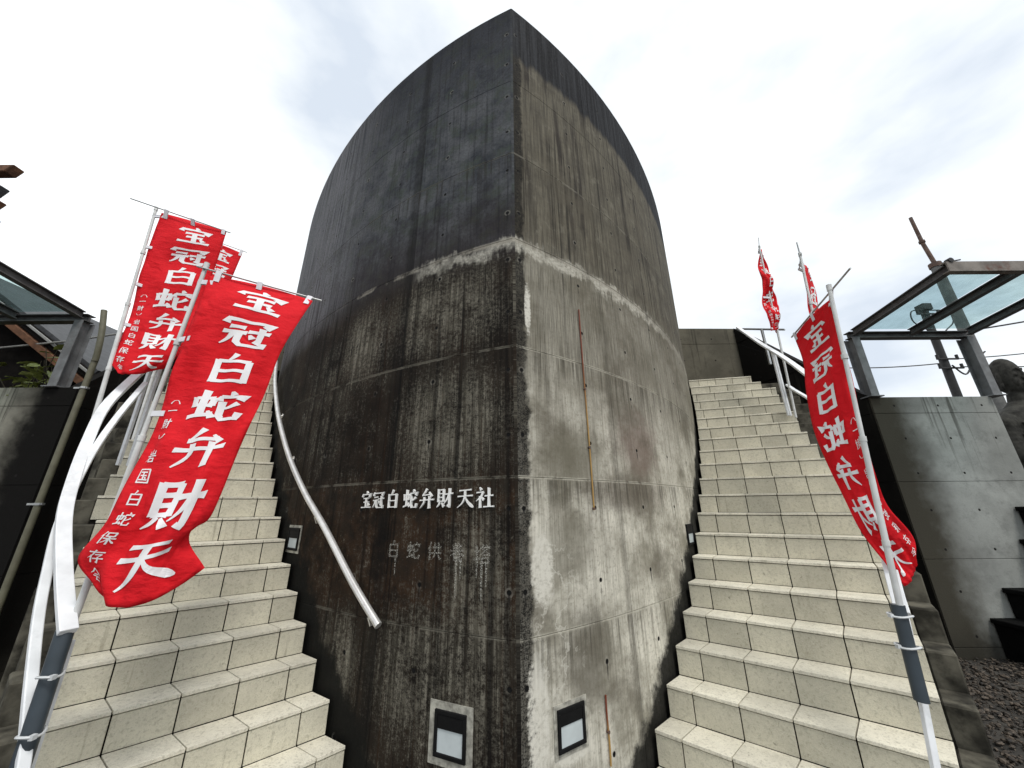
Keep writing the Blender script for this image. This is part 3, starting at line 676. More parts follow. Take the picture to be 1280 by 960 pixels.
# ------------------------------------------------------------------ banners
FLAGS = {
 'near_left': [(0, (-1.768, 1.800, 2.951), (-1.558, 1.930, 2.971), (-1.272, 2.020, 2.915)),
   (0.14, (-1.761, 1.780, 2.777), (-1.534, 1.860, 2.771), (-1.306, 1.970, 2.722)),
   (0.28, (-1.769, 1.770, 2.532), (-1.551, 1.840, 2.530), (-1.347, 1.930, 2.509)),
   (0.42, (-1.775, 1.770, 2.303), (-1.558, 1.820, 2.296), (-1.354, 1.900, 2.303)),
   (0.55, (-1.784, 1.770, 2.102), (-1.566, 1.800, 2.099), (-1.370, 1.870, 2.123)),
   (0.68, (-1.786, 1.750, 1.881), (-1.558, 1.760, 1.884), (-1.390, 1.840, 1.925)),
   (0.8, (-1.792, 1.720, 1.637), (-1.582, 1.740, 1.628), (-1.430, 1.820, 1.625)),
   (0.92, (-1.872, 1.700, 1.464), (-1.633, 1.720, 1.435), (-1.499, 1.820, 1.518)),
   (1, (-1.790, 1.720, 1.338), (-1.593, 1.740, 1.273), (-1.433, 1.860, 1.398))],
 'far_left': [(0, (-3.167, 2.600, 4.205), (-2.972, 2.720, 4.215), (-2.728, 2.810, 4.172)),
   (0.14, (-3.169, 2.600, 3.956), (-2.924, 2.680, 3.952), (-2.718, 2.800, 3.978)),
   (0.28, (-3.157, 2.600, 3.718), (-2.947, 2.700, 3.743), (-2.726, 2.800, 3.747)),
   (0.42, (-3.139, 2.600, 3.491), (-2.902, 2.660, 3.491), (-2.726, 2.780, 3.529)),
   (0.55, (-3.117, 2.600, 3.260), (-2.902, 2.660, 3.264), (-2.726, 2.770, 3.296)),
   (0.68, (-3.076, 2.580, 3.079), (-2.892, 2.660, 3.076), (-2.709, 2.750, 3.092)),
   (0.8, (-3.062, 2.570, 2.919), (-2.867, 2.620, 2.906), (-2.703, 2.720, 2.922)),
   (0.92, (-3.049, 2.530, 2.732), (-2.847, 2.580, 2.725), (-2.731, 2.700, 2.786)),
   (1, (-2.955, 2.530, 2.634), (-2.866, 2.580, 2.633), (-2.776, 2.680, 2.716))],
 'back_left': [(0, (-3.872, 3.670, 4.859), (-3.701, 3.800, 4.857), (-3.493, 3.900, 4.799)),
   (0.28, (-3.854, 3.670, 4.399), (-3.676, 3.750, 4.398), (-3.528, 3.880, 4.361)),
   (0.55, (-3.844, 3.650, 3.956), (-3.678, 3.720, 3.954), (-3.534, 3.820, 3.937)),
   (1, (-3.819, 3.600, 3.353), (-3.669, 3.650, 3.317), (-3.533, 3.750, 3.360))],
 'near_right': [(0, (1.997, 1.960, 2.871), (2.106, 2.250, 2.911), (2.172, 2.520, 2.876)),
   (0.14, (1.992, 1.970, 2.693), (2.056, 2.170, 2.670), (2.079, 2.400, 2.634)),
   (0.28, (1.985, 1.980, 2.512), (1.986, 2.140, 2.440), (2.006, 2.350, 2.419)),
   (0.42, (1.977, 1.990, 2.291), (1.929, 2.120, 2.196), (1.940, 2.300, 2.200)),
   (0.55, (1.960, 2.000, 2.036), (1.896, 2.100, 1.981), (1.881, 2.220, 1.962)),
   (0.68, (1.968, 2.020, 1.812), (1.910, 2.100, 1.775), (1.882, 2.180, 1.753)),
   (0.8, (2.026, 2.060, 1.638), (1.943, 2.100, 1.573), (1.909, 2.150, 1.543)),
   (0.92, (2.136, 2.100, 1.484), (2.047, 2.120, 1.393), (1.993, 2.140, 1.336)),
   (1, (2.118, 2.100, 1.375), (2.090, 2.110, 1.306), (2.030, 2.120, 1.249))],
 'mid_right': [(0, (2.821, 2.950, 3.861), (2.925, 3.020, 3.88), (2.95, 3.090, 3.90)),
   (0.15, (2.788, 2.950, 3.591), (2.93, 3.03, 3.72), (3.01, 3.10, 3.70)),
   (0.3, (2.745, 2.950, 3.377), (2.86, 3.02, 3.44), (2.98, 3.10, 3.42)),
   (0.5, (2.700, 2.930, 3.042), (2.80, 3.02, 3.10), (2.93, 3.09, 3.10)),
   (1, (2.650, 2.900, 2.478), (2.75, 3.00, 2.47), (2.86, 3.05, 2.48))],
 'far_right': [(0, (3.749, 4.500, 5.281), (3.79, 4.53, 5.30), (3.80, 4.56, 5.24)),
   (0.15, (3.640, 4.500, 4.983), (3.745, 4.58, 5.04), (3.83, 4.55, 5.02)),
   (0.35, (3.644, 4.500, 4.721), (3.72, 4.42, 4.72), (3.77, 4.52, 4.74)),
   (0.55, (3.555, 4.480, 4.364), (3.70, 4.56, 4.42), (3.80, 4.52, 4.45)),
   (0.7, (3.569, 4.480, 4.160), (3.67, 4.42, 4.18), (3.74, 4.50, 4.22)),
   (1, (3.556, 4.450, 3.909), (3.65, 4.50, 3.93), (3.68, 4.53, 3.90))],
}
def banner(key, pole, knob_r, rod_, tip, tabs, label, ripple, lean_tip=None):
    rows = FLAGS[key]; vv = [r[0] for r in rows]
    def cr_(i, t, col_):
        P = [Vector(r[1+col_]) for r in rows]
        p0, p1, p2, p3 = P[max(i-1, 0)], P[i], P[i+1], P[min(i+2, len(P)-1)]
        h = vv[i+1]-vv[i]
        m1 = (p2-p0)/(vv[i+1]-vv[max(i-1, 0)])*h; m2 = (p3-p1)/(vv[min(i+2, len(P)-1)]-vv[i])*h
        t2, t3 = t*t, t*t*t
        return p1*(2*t3-3*t2+1)+m1*(t3-2*t2+t)+p2*(-2*t3+3*t2)+m2*(t3-t2)
    def raw(u, v):
        v = min(max(v, 0), 1); i = 0
        while i < len(vv)-2 and v > vv[i+1]: i += 1
        t = (v-vv[i])/(vv[i+1]-vv[i])
        a, b, c = cr_(i, t, 0), cr_(i, t, 1), cr_(i, t, 2)
        return a*(2*(u-.5)*(u-1))+b*(-4*u*(u-1))+c*(2*u*(u-.5))
    def nrm(u, v):
        e_ = .01; du = raw(min(u+e_, 1), v)-raw(max(u-e_, 0), v); dv = raw(u, min(v+e_, 1))-raw(u, max(v-e_, 0))
        n = du.cross(dv); return n.normalized() if n.length > 1e-9 else Vector((0, -1, 0))
    def surf(u, v, o_=0.0):
        n = nrm(u, v); env = min(1, v*5)*(.35+.65*v)
        w = ripple*env*(math.sin(2*PI*(1.3*u+2.1*v)+.5)+.6*math.sin(2*PI*(2.9*u-3.3*v)+1.2)+.35*math.sin(2*PI*(5.2*u+1.4*v)))
        w += .40*ripple*env*math.sin(2*PI*(3.1*u+6.5*v)+2*math.sin(4*v+1))*(.4+.6*math.sin(5*v+2*u)**2)
        w += .35*ripple*math.exp(-((u-.12*math.sin(9*v)-.30)/.10)**2)*math.sin(2*PI*v*1.5)
        return raw(u, v)+n*(w+o_)
    o = empty('banner_flag', pole[0], label, 'banner', 'red banners along the stairs')
    NU, NV = (32, 96) if 'near' in key else (20, 60)
    m_ = MB(); v = [surf(i/NU, j/NV) for j in range(NV+1) for i in range(NU+1)]
    def gsurf(u, v_, o_):
        u = min(max(u, 0), 1); v_ = min(max(v_, 0), 1)
        i = min(int(u*NU), NU-1); j = min(int(v_*NV), NV-1); fu = u*NU-i; fv = v_*NV-j; k = j*(NU+1)+i
        p00, p10, p01, p11 = v[k], v[k+1], v[k+NU+1], v[k+NU+2]
        if fu+fv <= 1: p = p00+(p10-p00)*fu+(p01-p00)*fv
        else: p = p11+(p01-p11)*(1-fu)+(p10-p11)*(1-fv)
        n = ((p10-p00)*(1-fv)+(p11-p01)*fv).cross((p01-p00)*(1-fu)+(p11-p10)*fu)
        return p+n.normalized()*o_
    f = [q for j in range(NV) for i in range(NU) for q in ((j*(NU+1)+i, j*(NU+1)+i+1, (j+1)*(NU+1)+i), (j*(NU+1)+i+1, (j+1)*(NU+1)+i+1, (j+1)*(NU+1)+i))]
    m_.add(v, f); cl = m_.build('cloth', M['red'], o)
    for p in cl.data.polygons: p.use_smooth = True
    sol = cl.modifiers.new('thickness', 'SOLIDIFY'); sol.thickness = .0012; sol.offset = 0
    def put(ch, uc, vc, su, sv, wh, wv, fl):
        pl = lambda gx, gy, o_: gsurf(uc+(gx-50)/100*su, vc+(gy-50)/100*sv, o_)
        me = glyph_mesh(ch, pl, wh, wv, fl, 'character', M['ink'], both=True); c = link('character', me, cl)
    cl.location = cl.location
    for i, ch in enumerate('宝冠白蛇弁財天'): put(ch, .57, .095+.1375*i, .55, .116, 9.0, 13.2, .45)
    for ch, vc in zip('︵一財︶岩国白蛇保存会', (.50, .53, .575, .615, .67, .717, .764, .81, .858, .905, .95)): put(ch, .14, vc, .115, .034, 8, 10, .2)
    m_ = MB(); a, b = Vector(pole[0]), Vector(pole[1]); mid = a.lerp(b, .55)
    m_.tube([a, mid], knob_r, 12); m_.tube([mid, b], knob_r*.8, 12); m_.build('pole', M['pole'], o, True)
    d = (b-a).normalized()
    for t in (.3, .55, .78): c = a.lerp(b, t); m_ = MB(); m_.tube([c-d*.014, c+d*.014], knob_r*1.18, 12); m_.build('pole_joint', M['pole'], o, True)
    m_ = MB(); m_.tube([b-d*.02, b+d*.02], knob_r*1.02, 12); m_.build('pole_cap', M['pole'], o, True)
    if tip: m_ = MB(); m_.tube([b, tip], .006, 8); m_.build('pole_tip', M['steel'], o)
    m_ = MB(); m_.tube(rod_, .0055, 8); m_.build('crossbar', M['steel'], o, True)
    r0, r1 = Vector(rod_[0]), Vector(rod_[1])
    def tab(p, q, w):
        m_ = MB(); p, q = Vector(p), Vector(q); d = (q-p)
        if d.length < .005: d = Vector((.02, 0, 0)); q = p+d
        ax = (b-a).normalized() if w > 0 else (r1-r0).normalized(); w = abs(w)
        n = d.normalized().cross(ax).normalized()
        for s_ in (1, -1):
            m_.hexa([p-ax*w+n*.004*s_-d.normalized()*.01, q-ax*w+n*.004*s_, q+ax*w+n*.004*s_, p+ax*w+n*.004*s_-d.normalized()*.01,
                     p-ax*w+n*.006*s_-d.normalized()*.01, q-ax*w+n*.006*s_, q+ax*w+n*.006*s_, p+ax*w+n*.006*s_-d.normalized()*.01])
        m_.build('tab', M['tab'], o)
    for v_ in tabs:
        e_ = surf(.03, v_); t = max(0, min(1, (e_-a).dot(b-a)/(b-a).length_squared)); tab(a.lerp(b, t), surf(.06, v_), .014)
    for u_ in (.08, .5, .96):
        e_ = surf(u_, 0); t = (e_-r0).dot(r1-r0)/(r1-r0).length_squared; tab(r0.lerp(r1, max(0, min(1, t))), surf(u_, .03), -.014)
    return o
banner('near_left', ((-1.912, 1.79, .74), (-1.806, 1.80, 3.02)), .0138, ((-1.831, 1.77, 2.996), (-1.240, 2.06, 2.940)), None, (.04, .28, .54),
       'large red banner in front of the left steps, nearest on its side', .014)
banner('far_left', ((-2.945, 2.5, 1.98), (-3.231, 2.60, 4.25)), .0138, ((-3.345, 2.48, 4.250), (-2.697, 2.82, 4.171)), None, (.02, .22, .45, .7),
       'red banner with all its characters partly behind the nearest left banner', .010)
banner('back_left', ((-3.80, 3.60, 2.2), (-3.912, 3.67, 4.88)), .0138, ((-3.98, 3.58, 4.89), (-3.46, 3.93, 4.84)), None, (.02, .3, .6),
       'red banner mostly hidden behind two other banners on the left', .010)
banner('near_right', ((1.829, 2.0, .84), (1.985, 1.95, 2.935)), .0138, ((2.007, 1.81, 2.978), (2.176, 2.55, 2.887)), None, (.03, .3, .55),
       'red banner seen from its back with mirrored characters at the right steps', .007)
banner('mid_right', ((2.62, 2.95, 1.5), (2.827, 2.95, 3.97)), .0138, ((2.815, 2.92, 3.965), (2.93, 3.12, 3.91)), (2.833, 2.95, 4.115), (.03, .4),
       'narrow furled red banner showing just behind the mirrored banner on the right', .006)
banner('far_right', ((3.607, 4.5, 2.7), (3.738, 4.5, 5.33)), .0138, ((3.73, 4.47, 5.33), (3.79, 4.62, 5.30)), (3.763, 4.5, 5.50), (.02, .5, .95),
       'twisted red banner farthest up the right stairs, near the head wall', .014)

def sleeve(p0, p1, r, ties, label):
    o = empty('flag_holder_pipe', p1, label, 'pipe', 'slate grey pipes holding banner poles')
    a, b = Vector(p0), Vector(p1); m_ = MB()
    m_.tube([a, b], r, 16); m_.build('pipe', M['sleeve'], o, True)
    for t in ties:
        c = a.lerp(b, t); d = (b-a).normalized(); x = d.cross(Vector((0, 0, 1))).normalized(); y = d.cross(x)
        pts = [c+x*math.cos(q)*(r+.005)*1.05+y*math.sin(q)*(r+.005)*1.6+d*.004*math.sin(q*2) for q in [2*PI*i/18 for i in range(19)]]
        m_ = MB(); m_.tube(pts, .005, 6); m_.box(tuple(pts[13]-Vector((.008, .008, .008))), tuple(pts[13]+Vector((.008, .008, .008)))); m_.build('cable_tie', M['tie'], o, True)
sleeve((-1.872, 1.755, 1.19), (-1.80, 1.69, .05), .029, (.14, .30), 'long slate grey pipe tied to the left rail holding the big banner')
sleeve((1.852, 2.0, 1.195), (1.829, 2.0, .815), .027, (.12, .45), 'short slate grey pipe with cable ties holding the mirrored banner pole')

# ------------------------------------------------------------------ concrete walls
def panel_wall(name, p0, p1, z1a, z1b, thick, mat, label, z0=-.1, pw=1.8, ph=.9, uflip=False, group=None):
    """wall from p0 to p1; the seen face lies on the p0-p1 line, thickness goes to the far side; panels are pieces"""
    a, b = Vector(p0), Vector(p1); L_ = (b-a).length; d = (b-a)/L_; n = Vector((-d.y, d.x))
    if n.dot(a) < 0 and abs(n.dot(a)) > .1: n = -n
    o = empty(name, (*p0, 0), label, 'wall', group)
    def uvf(co):
        u = (Vector((co.x, co.y))-a).dot(d); return ((L_-u) if uflip else u, co.z)
    m_ = MB()
    i0, i1 = a+n*.012, b+n*.012; o0, o1 = a+n*thick, b+n*thick
    m_.hexa([(*i0, z0), (*i1, z0), (*o1, z0), (*o0, z0), (*i0, z1a-.002), (*i1, z1b-.002), (*o1, z1b-.002), (*o0, z1a-.002)])
    m_.build('wall_core', mat, o, uv=uvf)
    nu = max(1, round(L_/pw)); us = [L_*i/nu for i in range(nu+1)]
    zt = max(z1a, z1b); zs = [z0]; z = .12
    while z < zt-.2: zs.append(z); z += ph
    zs.append(None)
    ztop = lambda u: z1a+(z1b-z1a)*u/L_
    for i in range(nu):
        u0, u1 = us[i]+.0025, us[i+1]-.0025
        for j in range(len(zs)-1):
            za = zs[j]+.0025; t0 = ztop(u0) if zs[j+1] is None else min(zs[j+1]-.0025, ztop(u0)); t1 = ztop(u1) if zs[j+1] is None else min(zs[j+1]-.0025, ztop(u1))
            if t0 <= za+.01 and t1 <= za+.01: continue
            v0, v1 = u0, u1
            if t1 < za+.02: v1 = u0+(za+.02-z1a-(z1b-z1a)*u0/L_)*L_/(z1b-z1a); t1 = za+.02
            if t0 < za+.02: v0 = u0+(za+.02-z1a-(z1b-z1a)*u0/L_)*L_/(z1b-z1a); t0 = za+.02
            q0, q1 = a+d*v0, a+d*v1; m_ = MB()
            m_.hexa([(*q0, za), (*q1, za), (*(q1+n*.02), za), (*(q0+n*.02), za), (*q0, t0), (*q1, t1), (*(q1+n*.02), t1), (*(q0+n*.02), t0)])
            bevel(m_.build('concrete_panel', mat, o, uv=uvf), .003)
    return o
panel_wall('concrete_wall', (4.93, 4.80), (6.62, 4.80), 3.05, 3.05, .22, M['wall_grey'], 'grey concrete wall with shade and moss painted on its left end, right of the stairs')
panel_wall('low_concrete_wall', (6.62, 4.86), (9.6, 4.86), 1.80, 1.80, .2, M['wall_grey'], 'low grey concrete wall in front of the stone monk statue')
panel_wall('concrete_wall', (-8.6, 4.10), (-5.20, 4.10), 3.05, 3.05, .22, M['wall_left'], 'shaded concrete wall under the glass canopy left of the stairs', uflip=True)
panel_wall('parapet_wall', (4.36, 6.40), (4.93, 4.815), 4.95, 3.055, .2, M['wall_black'], 'sloping parapet wall with shade in its black colour, beside the right stairs')
panel_wall('parapet_wall', (-5.20, 4.115), (-4.90, 5.6), 3.055, 4.95, .2, M['wall_black'], 'sloping parapet wall with shade in its black colour, behind the white rails of the left stairs')
panel_wall('head_wall', (3.0, 6.42), (4.46, 6.42), 4.97, 4.95, .2, M['wall_olive'], 'olive grey concrete wall closing the head of the right stairs')
panel_wall('head_wall', (-4.9, 5.62), (-3.3, 6.1), 4.95, 4.97, .2, M['wall_olive'], 'olive grey concrete wall closing the head of the left stairs')

# ------------------------------------------------------------------ glass canopies
def canopy(sd, x0, x1, yb, zb, zw, label):
    """posts on the wall at y = yb, rafters reaching forward to a front beam"""
    yf = yb-1.36; zf = zb+.17; xs = [x0, (x0+x1)/2, x1] if sd > 0 else [x0, (x0+x1)/2, x1]
    o = empty('glass_canopy', (x0, yb, zw), label, 'canopy', 'glass canopies on the side walls')
    def ibeam(name, pts, w, h, mat):
        m_ = MB(); A_, B_ = Vector(pts[0]), Vector(pts[1]); t = .012
        up = Vector((0, 0, 1)); m_.bar([A_, B_], t, h-.03)
        m_.bar([A_+up*(h/2-.007), B_+up*(h/2-.007)], w, .014); m_.bar([A_-up*(h/2-.007), B_-up*(h/2-.007)], w, .014)
        return bevel(m_.build(name, mat, o), .002)
    for x in (x0, x1):
        m_ = MB(); m_.box((x-.006, yb-.06, zw), (x+.006, yb+.06, zb-.051)); m_.box((x-.055, yb-.072, zw), (x+.055, yb-.06, zb-.051)); m_.box((x-.055, yb+.06, zw), (x+.055, yb+.072, zb-.051))
        m_.box((x-.09, yb-.1, zw-.002), (x+.09, yb+.1, zw+.014)); bevel(m_.build('post', M['post'], o), .002)
    ibeam('back_beam', [(x0-.05, yb, zb), (x1+.05, yb, zb)], .1, .1, M['girder'])
    for x in xs: ibeam('rafter', [(x, yb-.06, zb+.02), (x, yf+.03, zf+.02)], .075, .1, M['girder'])
    m_ = MB(); m_.box((x0-.06, yf-.02, zf-.045), (x1+.06, yf-.005, zf+.085)); m_.box((x0-.06, yf-.005, zf+.073), (x1+.06, yf+.05, zf+.085)); m_.box((x0-.06, yf-.005, zf-.045), (x1+.06, yf+.05, zf-.033))
    bevel(m_.build('front_beam', M['rustgirder'] if sd > 0 else M['girder'], o), .002)
    for a, b in zip(xs[:-1], xs[1:]):
        m_ = MB(); g = .02
        m_.hexa([(a+g, yb-.05, zb+.082), (b-g, yb-.05, zb+.082), (b-g, yf+.06, zf+.084), (a+g, yf+.06, zf+.084),
                 (a+g, yb-.05, zb+.090), (b-g, yb-.05, zb+.090), (b-g, yf+.06, zf+.092), (a+g, yf+.06, zf+.092)])
        m_.build('glass_pane', M['glass'], o)
    for x in (x0, x1):
        m_ = MB(); m_.tube([(x, yf-.03, zf+.10), (x, yf+.02, zf+.10)], .03, 10); m_.build('bolt', M['black'], o)
canopy(1, 4.99, 6.66, 4.83, 4.0, 3.05, 'steel and glass canopy with rusty front beam on the right wall')
canopy(-1, -7.2, -5.50, 4.15, 4.0, 3.05, 'dark steel and glass canopy on the left wall above the shrub')

# ------------------------------------------------------------------ drain pipe on the left
dp = empty('drain_pipe', (-5.05, 4.05, 0), 'olive drain pipe bent near the left canopy and clamped upright to the black wall', 'pipe')
m_ = MB(); m_.tube(spline([(-5.10, 3.98, 4.02), (-5.04, 3.99, 3.75), (-5.015, 4.0, 3.55), (-5.03, 4.03, 3.36), (-5.045, 4.04, 3.08), (-5.045, 4.04, 0)], 6), .03, 12); m_.build('pipe', M['olivepipe'], dp, True)
for z in (3.02, 1.72, .6):
    m_ = MB(); m_.tube([(-5.045, 4.04, z-.012), (-5.045, 4.04, z+.012)], .037, 12); m_.box((-5.16, 4.03, z-.01), (-5.0, 4.06, z+.01)); m_.build('clamp', M['steel'], dp)

# ------------------------------------------------------------------ stone statue and plinth
pl = empty('stone_tiers', (5.0, 4.5, 0), 'black stone tiers stepping up to the right against the grey wall', 'plinth')
for (x, y, z0, z1) in ((5.46, 4.34, -.05, .41), (5.73, 4.42, .4105, .715), (6.17, 4.50, .7155, 1.235), (6.29, 4.58, 1.2355, 1.61)):
    m_ = MB(); m_.box((x, y, z0), (9.0, 4.79, z1-.05)); m_.box((x-.03, y-.03, z1-.05), (9.0, 4.79, z1)); bevel(m_.build('tier', M['blackstone'], pl), .008)
def statue(loc):
    bm = bmesh.new()
    def ball(c, r, sx=1, sy=1, sz=1):
        ret = bmesh.ops.create_icosphere(bm, subdivisions=3, radius=r)
        for v in ret['verts']: v.co = Vector((v.co.x*sx+c[0], v.co.y*sy+c[1], v.co.z*sz+c[2]))
    def loft(rings, n=40):
        prev = None
        for (cx, cy, z, rx, ry, fold) in rings:
            cur = []
            for j in range(n):
                t = 2*PI*j/n; k = 1+fold*math.sin(9*t+z*3)
                cur.append(bm.verts.new((cx+rx*math.cos(t)*k, cy+ry*math.sin(t)*k, z)))
            if prev:
                for j in range(n): bm.faces.new((prev[j], prev[(j+1) % n], cur[(j+1) % n], cur[j]))
            else: bm.faces.new(cur[::-1])
            prev = cur
        bm.faces.new(prev)
    def limb(pts, r0, r1):
        pts = spline(pts, 6)
        for i, p in enumerate(pts): ball(p, r0+(r1-r0)*i/(len(pts)-1))
    # robe, shoulders, neck (figure faces -Y)
    loft([(0,0,0,.46,.40,.05),(0,0,.5,.45,.39,.06),(0,0,1.0,.43,.37,.05),(0,0,1.5,.44,.36,.04),(0,.0,1.9,.47,.34,.02),(0,.02,2.15,.47,.30,.01),(0,.03,2.3,.38,.25,0),(0,.02,2.40,.24,.20,0),(0,.0,2.48,.16,.16,0),(0,-.01,2.62,.145,.15,0)])
    for s_ in (-1, 1):
        ball((s_*.38, .02, 2.14), .15); limb([(s_*.43,.02,2.12),(s_*.50,-.02,1.75),(s_*.47,-.22,1.5)], .145, .14)
        limb([(s_*.47,-.2,1.5),(s_*.28,-.42,1.62),(s_*.08,-.46,1.78)], .14, .075)
        loft([(s_*.44,-.24,.75,.06,.10,.1),(s_*.45,-.24,1.1,.11,.17,.08),(s_*.43,-.25,1.5,.13,.17,.03)], 24)
        ball((s_*.035,-.50,1.90), .055, .6, .8, 2.1)
        for q in range(4): limb([(s_*.03,-.47-.022*q,1.93),(s_*.025,-.47-.022*q,2.06-.01*q)], .017, .012)
        limb([(s_*.05,-.45,1.86),(s_*.04,-.42,1.97)], .02, .014)
    # curved robe folds
    for i in range(7):
        z = 2.0-.17*i; limb([(-.40,-.17,z+.12),(-.2,-.335,z-.03),(0,-.37,z-.1),(.2,-.335,z-.03),(.40,-.17,z+.12)], .022, .022)
        limb([(-.455,.12,z+.10),(-.49,-.04,z),(-.44,-.2,z-.06)], .02, .02)
    # head
    H = 2.86
    ball((0,.02,H+.03), .27, .93, 1.02, 1.05); ball((0,-.06,H-.12), .20, .95, .95, .85); ball((0,-.13,H-.22), .085, 1.1, .9, .7)
    limb([(0,-.255,H+.06),(0,-.295,H-.04)], .022, .038); ball((-.03,-.265,H-.05), .028); ball((.03,-.265,H-.05), .028)
    for s_ in (-1, 1):
        ball((s_*.09,-.205,H+.01), .052, 1.25, .7, .62)
        limb([(s_*.03,-.262,H+.075),(s_*.10,-.24,H+.10),(s_*.17,-.17,H+.06)], .018, .012)
        ball((s_*.11,-.18,H-.10), .075, 1, .7, 1)
        ball((s_*.25,.03,H-.02), .045, .5, 1, 2.0); ball((s_*.245,.02,H-.14), .038, .6, .9, 1.6)
    limb([(-.06,-.245,H-.13),(0,-.27,H-.125),(.06,-.245,H-.13)], .018, .018); limb([(-.045,-.24,H-.16),(0,-.262,H-.165),(.045,-.24,H-.16)], .018, .018)
    for v in bm.verts:
        if v.co.z < 2.56: k = min(1, (2.56-v.co.z)/.25); v.co.x *= 1+.5*k; v.co.y *= 1+.35*k
    bmesh.ops.recalc_face_normals(bm, faces=bm.faces)
    me = bpy.data.meshes.new('stone_statue'); bm.to_mesh(me); bm.free(); me.materials.append(M['stone'])
    o = bpy.data.objects.new('stone_statue', me); COL.objects.link(o); o.location = loc; o.rotation_euler = (0, 0, .15)
    r = o.modifiers.new('join', 'REMESH'); r.mode = 'VOXEL'; r.voxel_size = .011; r.use_smooth_shade = True
    s_ = o.modifiers.new('soft', 'SMOOTH'); s_.factor = .4; s_.iterations = 1
    return tag(o, 'dark stone statue of a bald robed monk standing behind the low grey wall', 'statue')
statue((7.86, 5.42, .56)).scale = (.62, .62, 1.04)
m_ = MB(); m_.box((7.4, 5.1, -.05), (8.4, 5.9, .55)); m_.box((7.45, 5.13, .55), (8.35, 5.87, .622))
tag(bevel(m_.build('statue_base', M['stone']), .01), 'square stone base under the bald monk statue, behind the low wall', 'base')

# ------------------------------------------------------------------ utility poles and wires
up = empty('utility_pole', (12.5, 9, 0), 'grey concrete utility pole topped by a rusty pipe, behind the right canopy', 'utility pole')
m_ = MB(); m_.tube([(12.5, 9, 0), (12.5, 9, 8.35)], .155, 16, .115); m_.build('pole', M['utility'], up, True)
m_ = MB(); m_.tube([(12.47, 8.95, 8.1), (12.42, 9, 9.1), (12.40, 9, 10.05)], .055, 10, .045); m_.build('top_pipe', M['rustpipe'], up, True)
m_ = MB(); m_.tube([(12.5, 9, 8.22), (12.5, 9, 8.36)], .14, 14); m_.build('clamp', M['rustpipe'], up, True)
m_ = MB(); m_.tube([(12.42, 9, 9.1), (12.42, 9, 9.17)], .075, 10); m_.build('clamp', M['rustpipe'], up, True)
m_ = MB(); m_.bar([(12.5, 8.9, 8.28), (12.95, 8.75, 8.3)], .03, .03); m_.build('bracket', M['black'], up)
bp = empty('utility_pole', (18.0, 14, 0), 'thin black utility pole with insulators seen through the canopy glass', 'utility pole')
m_ = MB(); m_.tube([(17.8, 14, 0), (18.05, 14, 9.8)], .15, 14, .13); m_.build('pole', M['black'], bp, True)
m_ = MB(); m_.box((17.86, 13.8, 9.62), (18.24, 14.15, 9.9)); m_.build('cap_box', M['black'], bp)
for z, w in ((9.4, .5), (7.3, .45), (6.9, .5)):
    m_ = MB(); m_.bar([(18-w, 13.85, z), (18+w, 13.85, z)], .06, .06)
    for s_ in (-1, 1): m_.tube([(18+s_*w*.9, 13.85, z), (18+s_*w*.9, 13.85, z+.18)], .05, 8)
    m_.build('crossarm', M['black'], bp)
for s_ in (-1, 1):
    m_ = MB(); m_.tube(spline([(18, 13.9, 9.6), (18+s_*.75, 13.8, 9.5), (18+s_*.85, 13.8, 9.0), (18+s_*.4, 13.8, 8.6), (18+s_*.1, 13.85, 8.3)], 6), .025, 6); m_.build('jumper_cable', M['black'], bp, True)
m_ = MB(); m_.tube(spline([(18, 13.8, 7.0), (18.4, 13.8, 6.6), (18.9, 13.8, 7.1), (19.6, 13.8, 7.6)], 6), .03, 6); m_.build('jumper_cable', M['black'], bp, True)
def wire(p, q, sag, label):
    a, b = Vector(p), Vector(q); m_ = MB()
    m_.tube([a.lerp(b, t/16)-Vector((0, 0, sag*4*(t/16)*(1-t/16))) for t in range(17)], .022, 6)
    tag(m_.build('power_line', M['black'], smooth=True), label, 'cable', 'overhead cables')
wire((11.5, 15.5, 7.9), (17.6, 13.85, 7.1), .25, 'overhead cable running left from the black utility pole')
wire((18.4, 13.85, 7.3), (34, 15, 10.4), .5, 'upper overhead cable running right from the black utility pole')
wire((18.4, 13.85, 6.95), (34, 15, 8.6), .4, 'lower overhead cable running right from the black utility pole')
wire((12.9, 9, 6.2), (24, 8.6, 8.6), .2, 'overhead cable seen through the right pane of the canopy glass')

# ------------------------------------------------------------------ timber hall on the left
hall = empty('timber_hall', (-8, 7, 0), 'dark timber hall with brown eave boards behind the left canopy', 'building')
D_ = .52
m_ = MB(); P = [(-13, -.05), (-6.45, -.05), (-6.45, 4.18-D_), (-9.0, 5.80-D_), (-13, 4.6)]
m_.add([(x, 4.97, z) for x, z in P]+[(x, 9.9, z) for x, z in P], [(0,1,2,3,4), (9,8,7,6,5)]+[(i, (i+1) % 5, 5+(i+1) % 5, 5+i) for i in range(5)])
m_.build('gable_wall', M['darkwood'], hall)
def slope(name, pts, th, mat):
    m_ = MB(); P = [Vector(p)-Vector((0, 0, D_)) for p in pts]; n = (P[1]-P[0]).cross(P[2]-P[0]).normalized()
    if n.z < 0: n = -n
    m_.hexa([tuple(p) for p in P]+[tuple(p+n*th) for p in P]); return bevel(m_.build(name, mat, hall), .004)
slope('roof', [(-6.02, 4.86, 4.0), (-9.0, 4.86, 5.95), (-9.0, 10, 5.95), (-6.02, 10, 4.0)], .10, M['rooftile'])
slope('eave_board', [(-6.04, 4.80, 3.80), (-9.0, 4.80, 5.74), (-9.0, 4.95, 5.74), (-6.04, 4.95, 3.80)], .09, M['wood'])
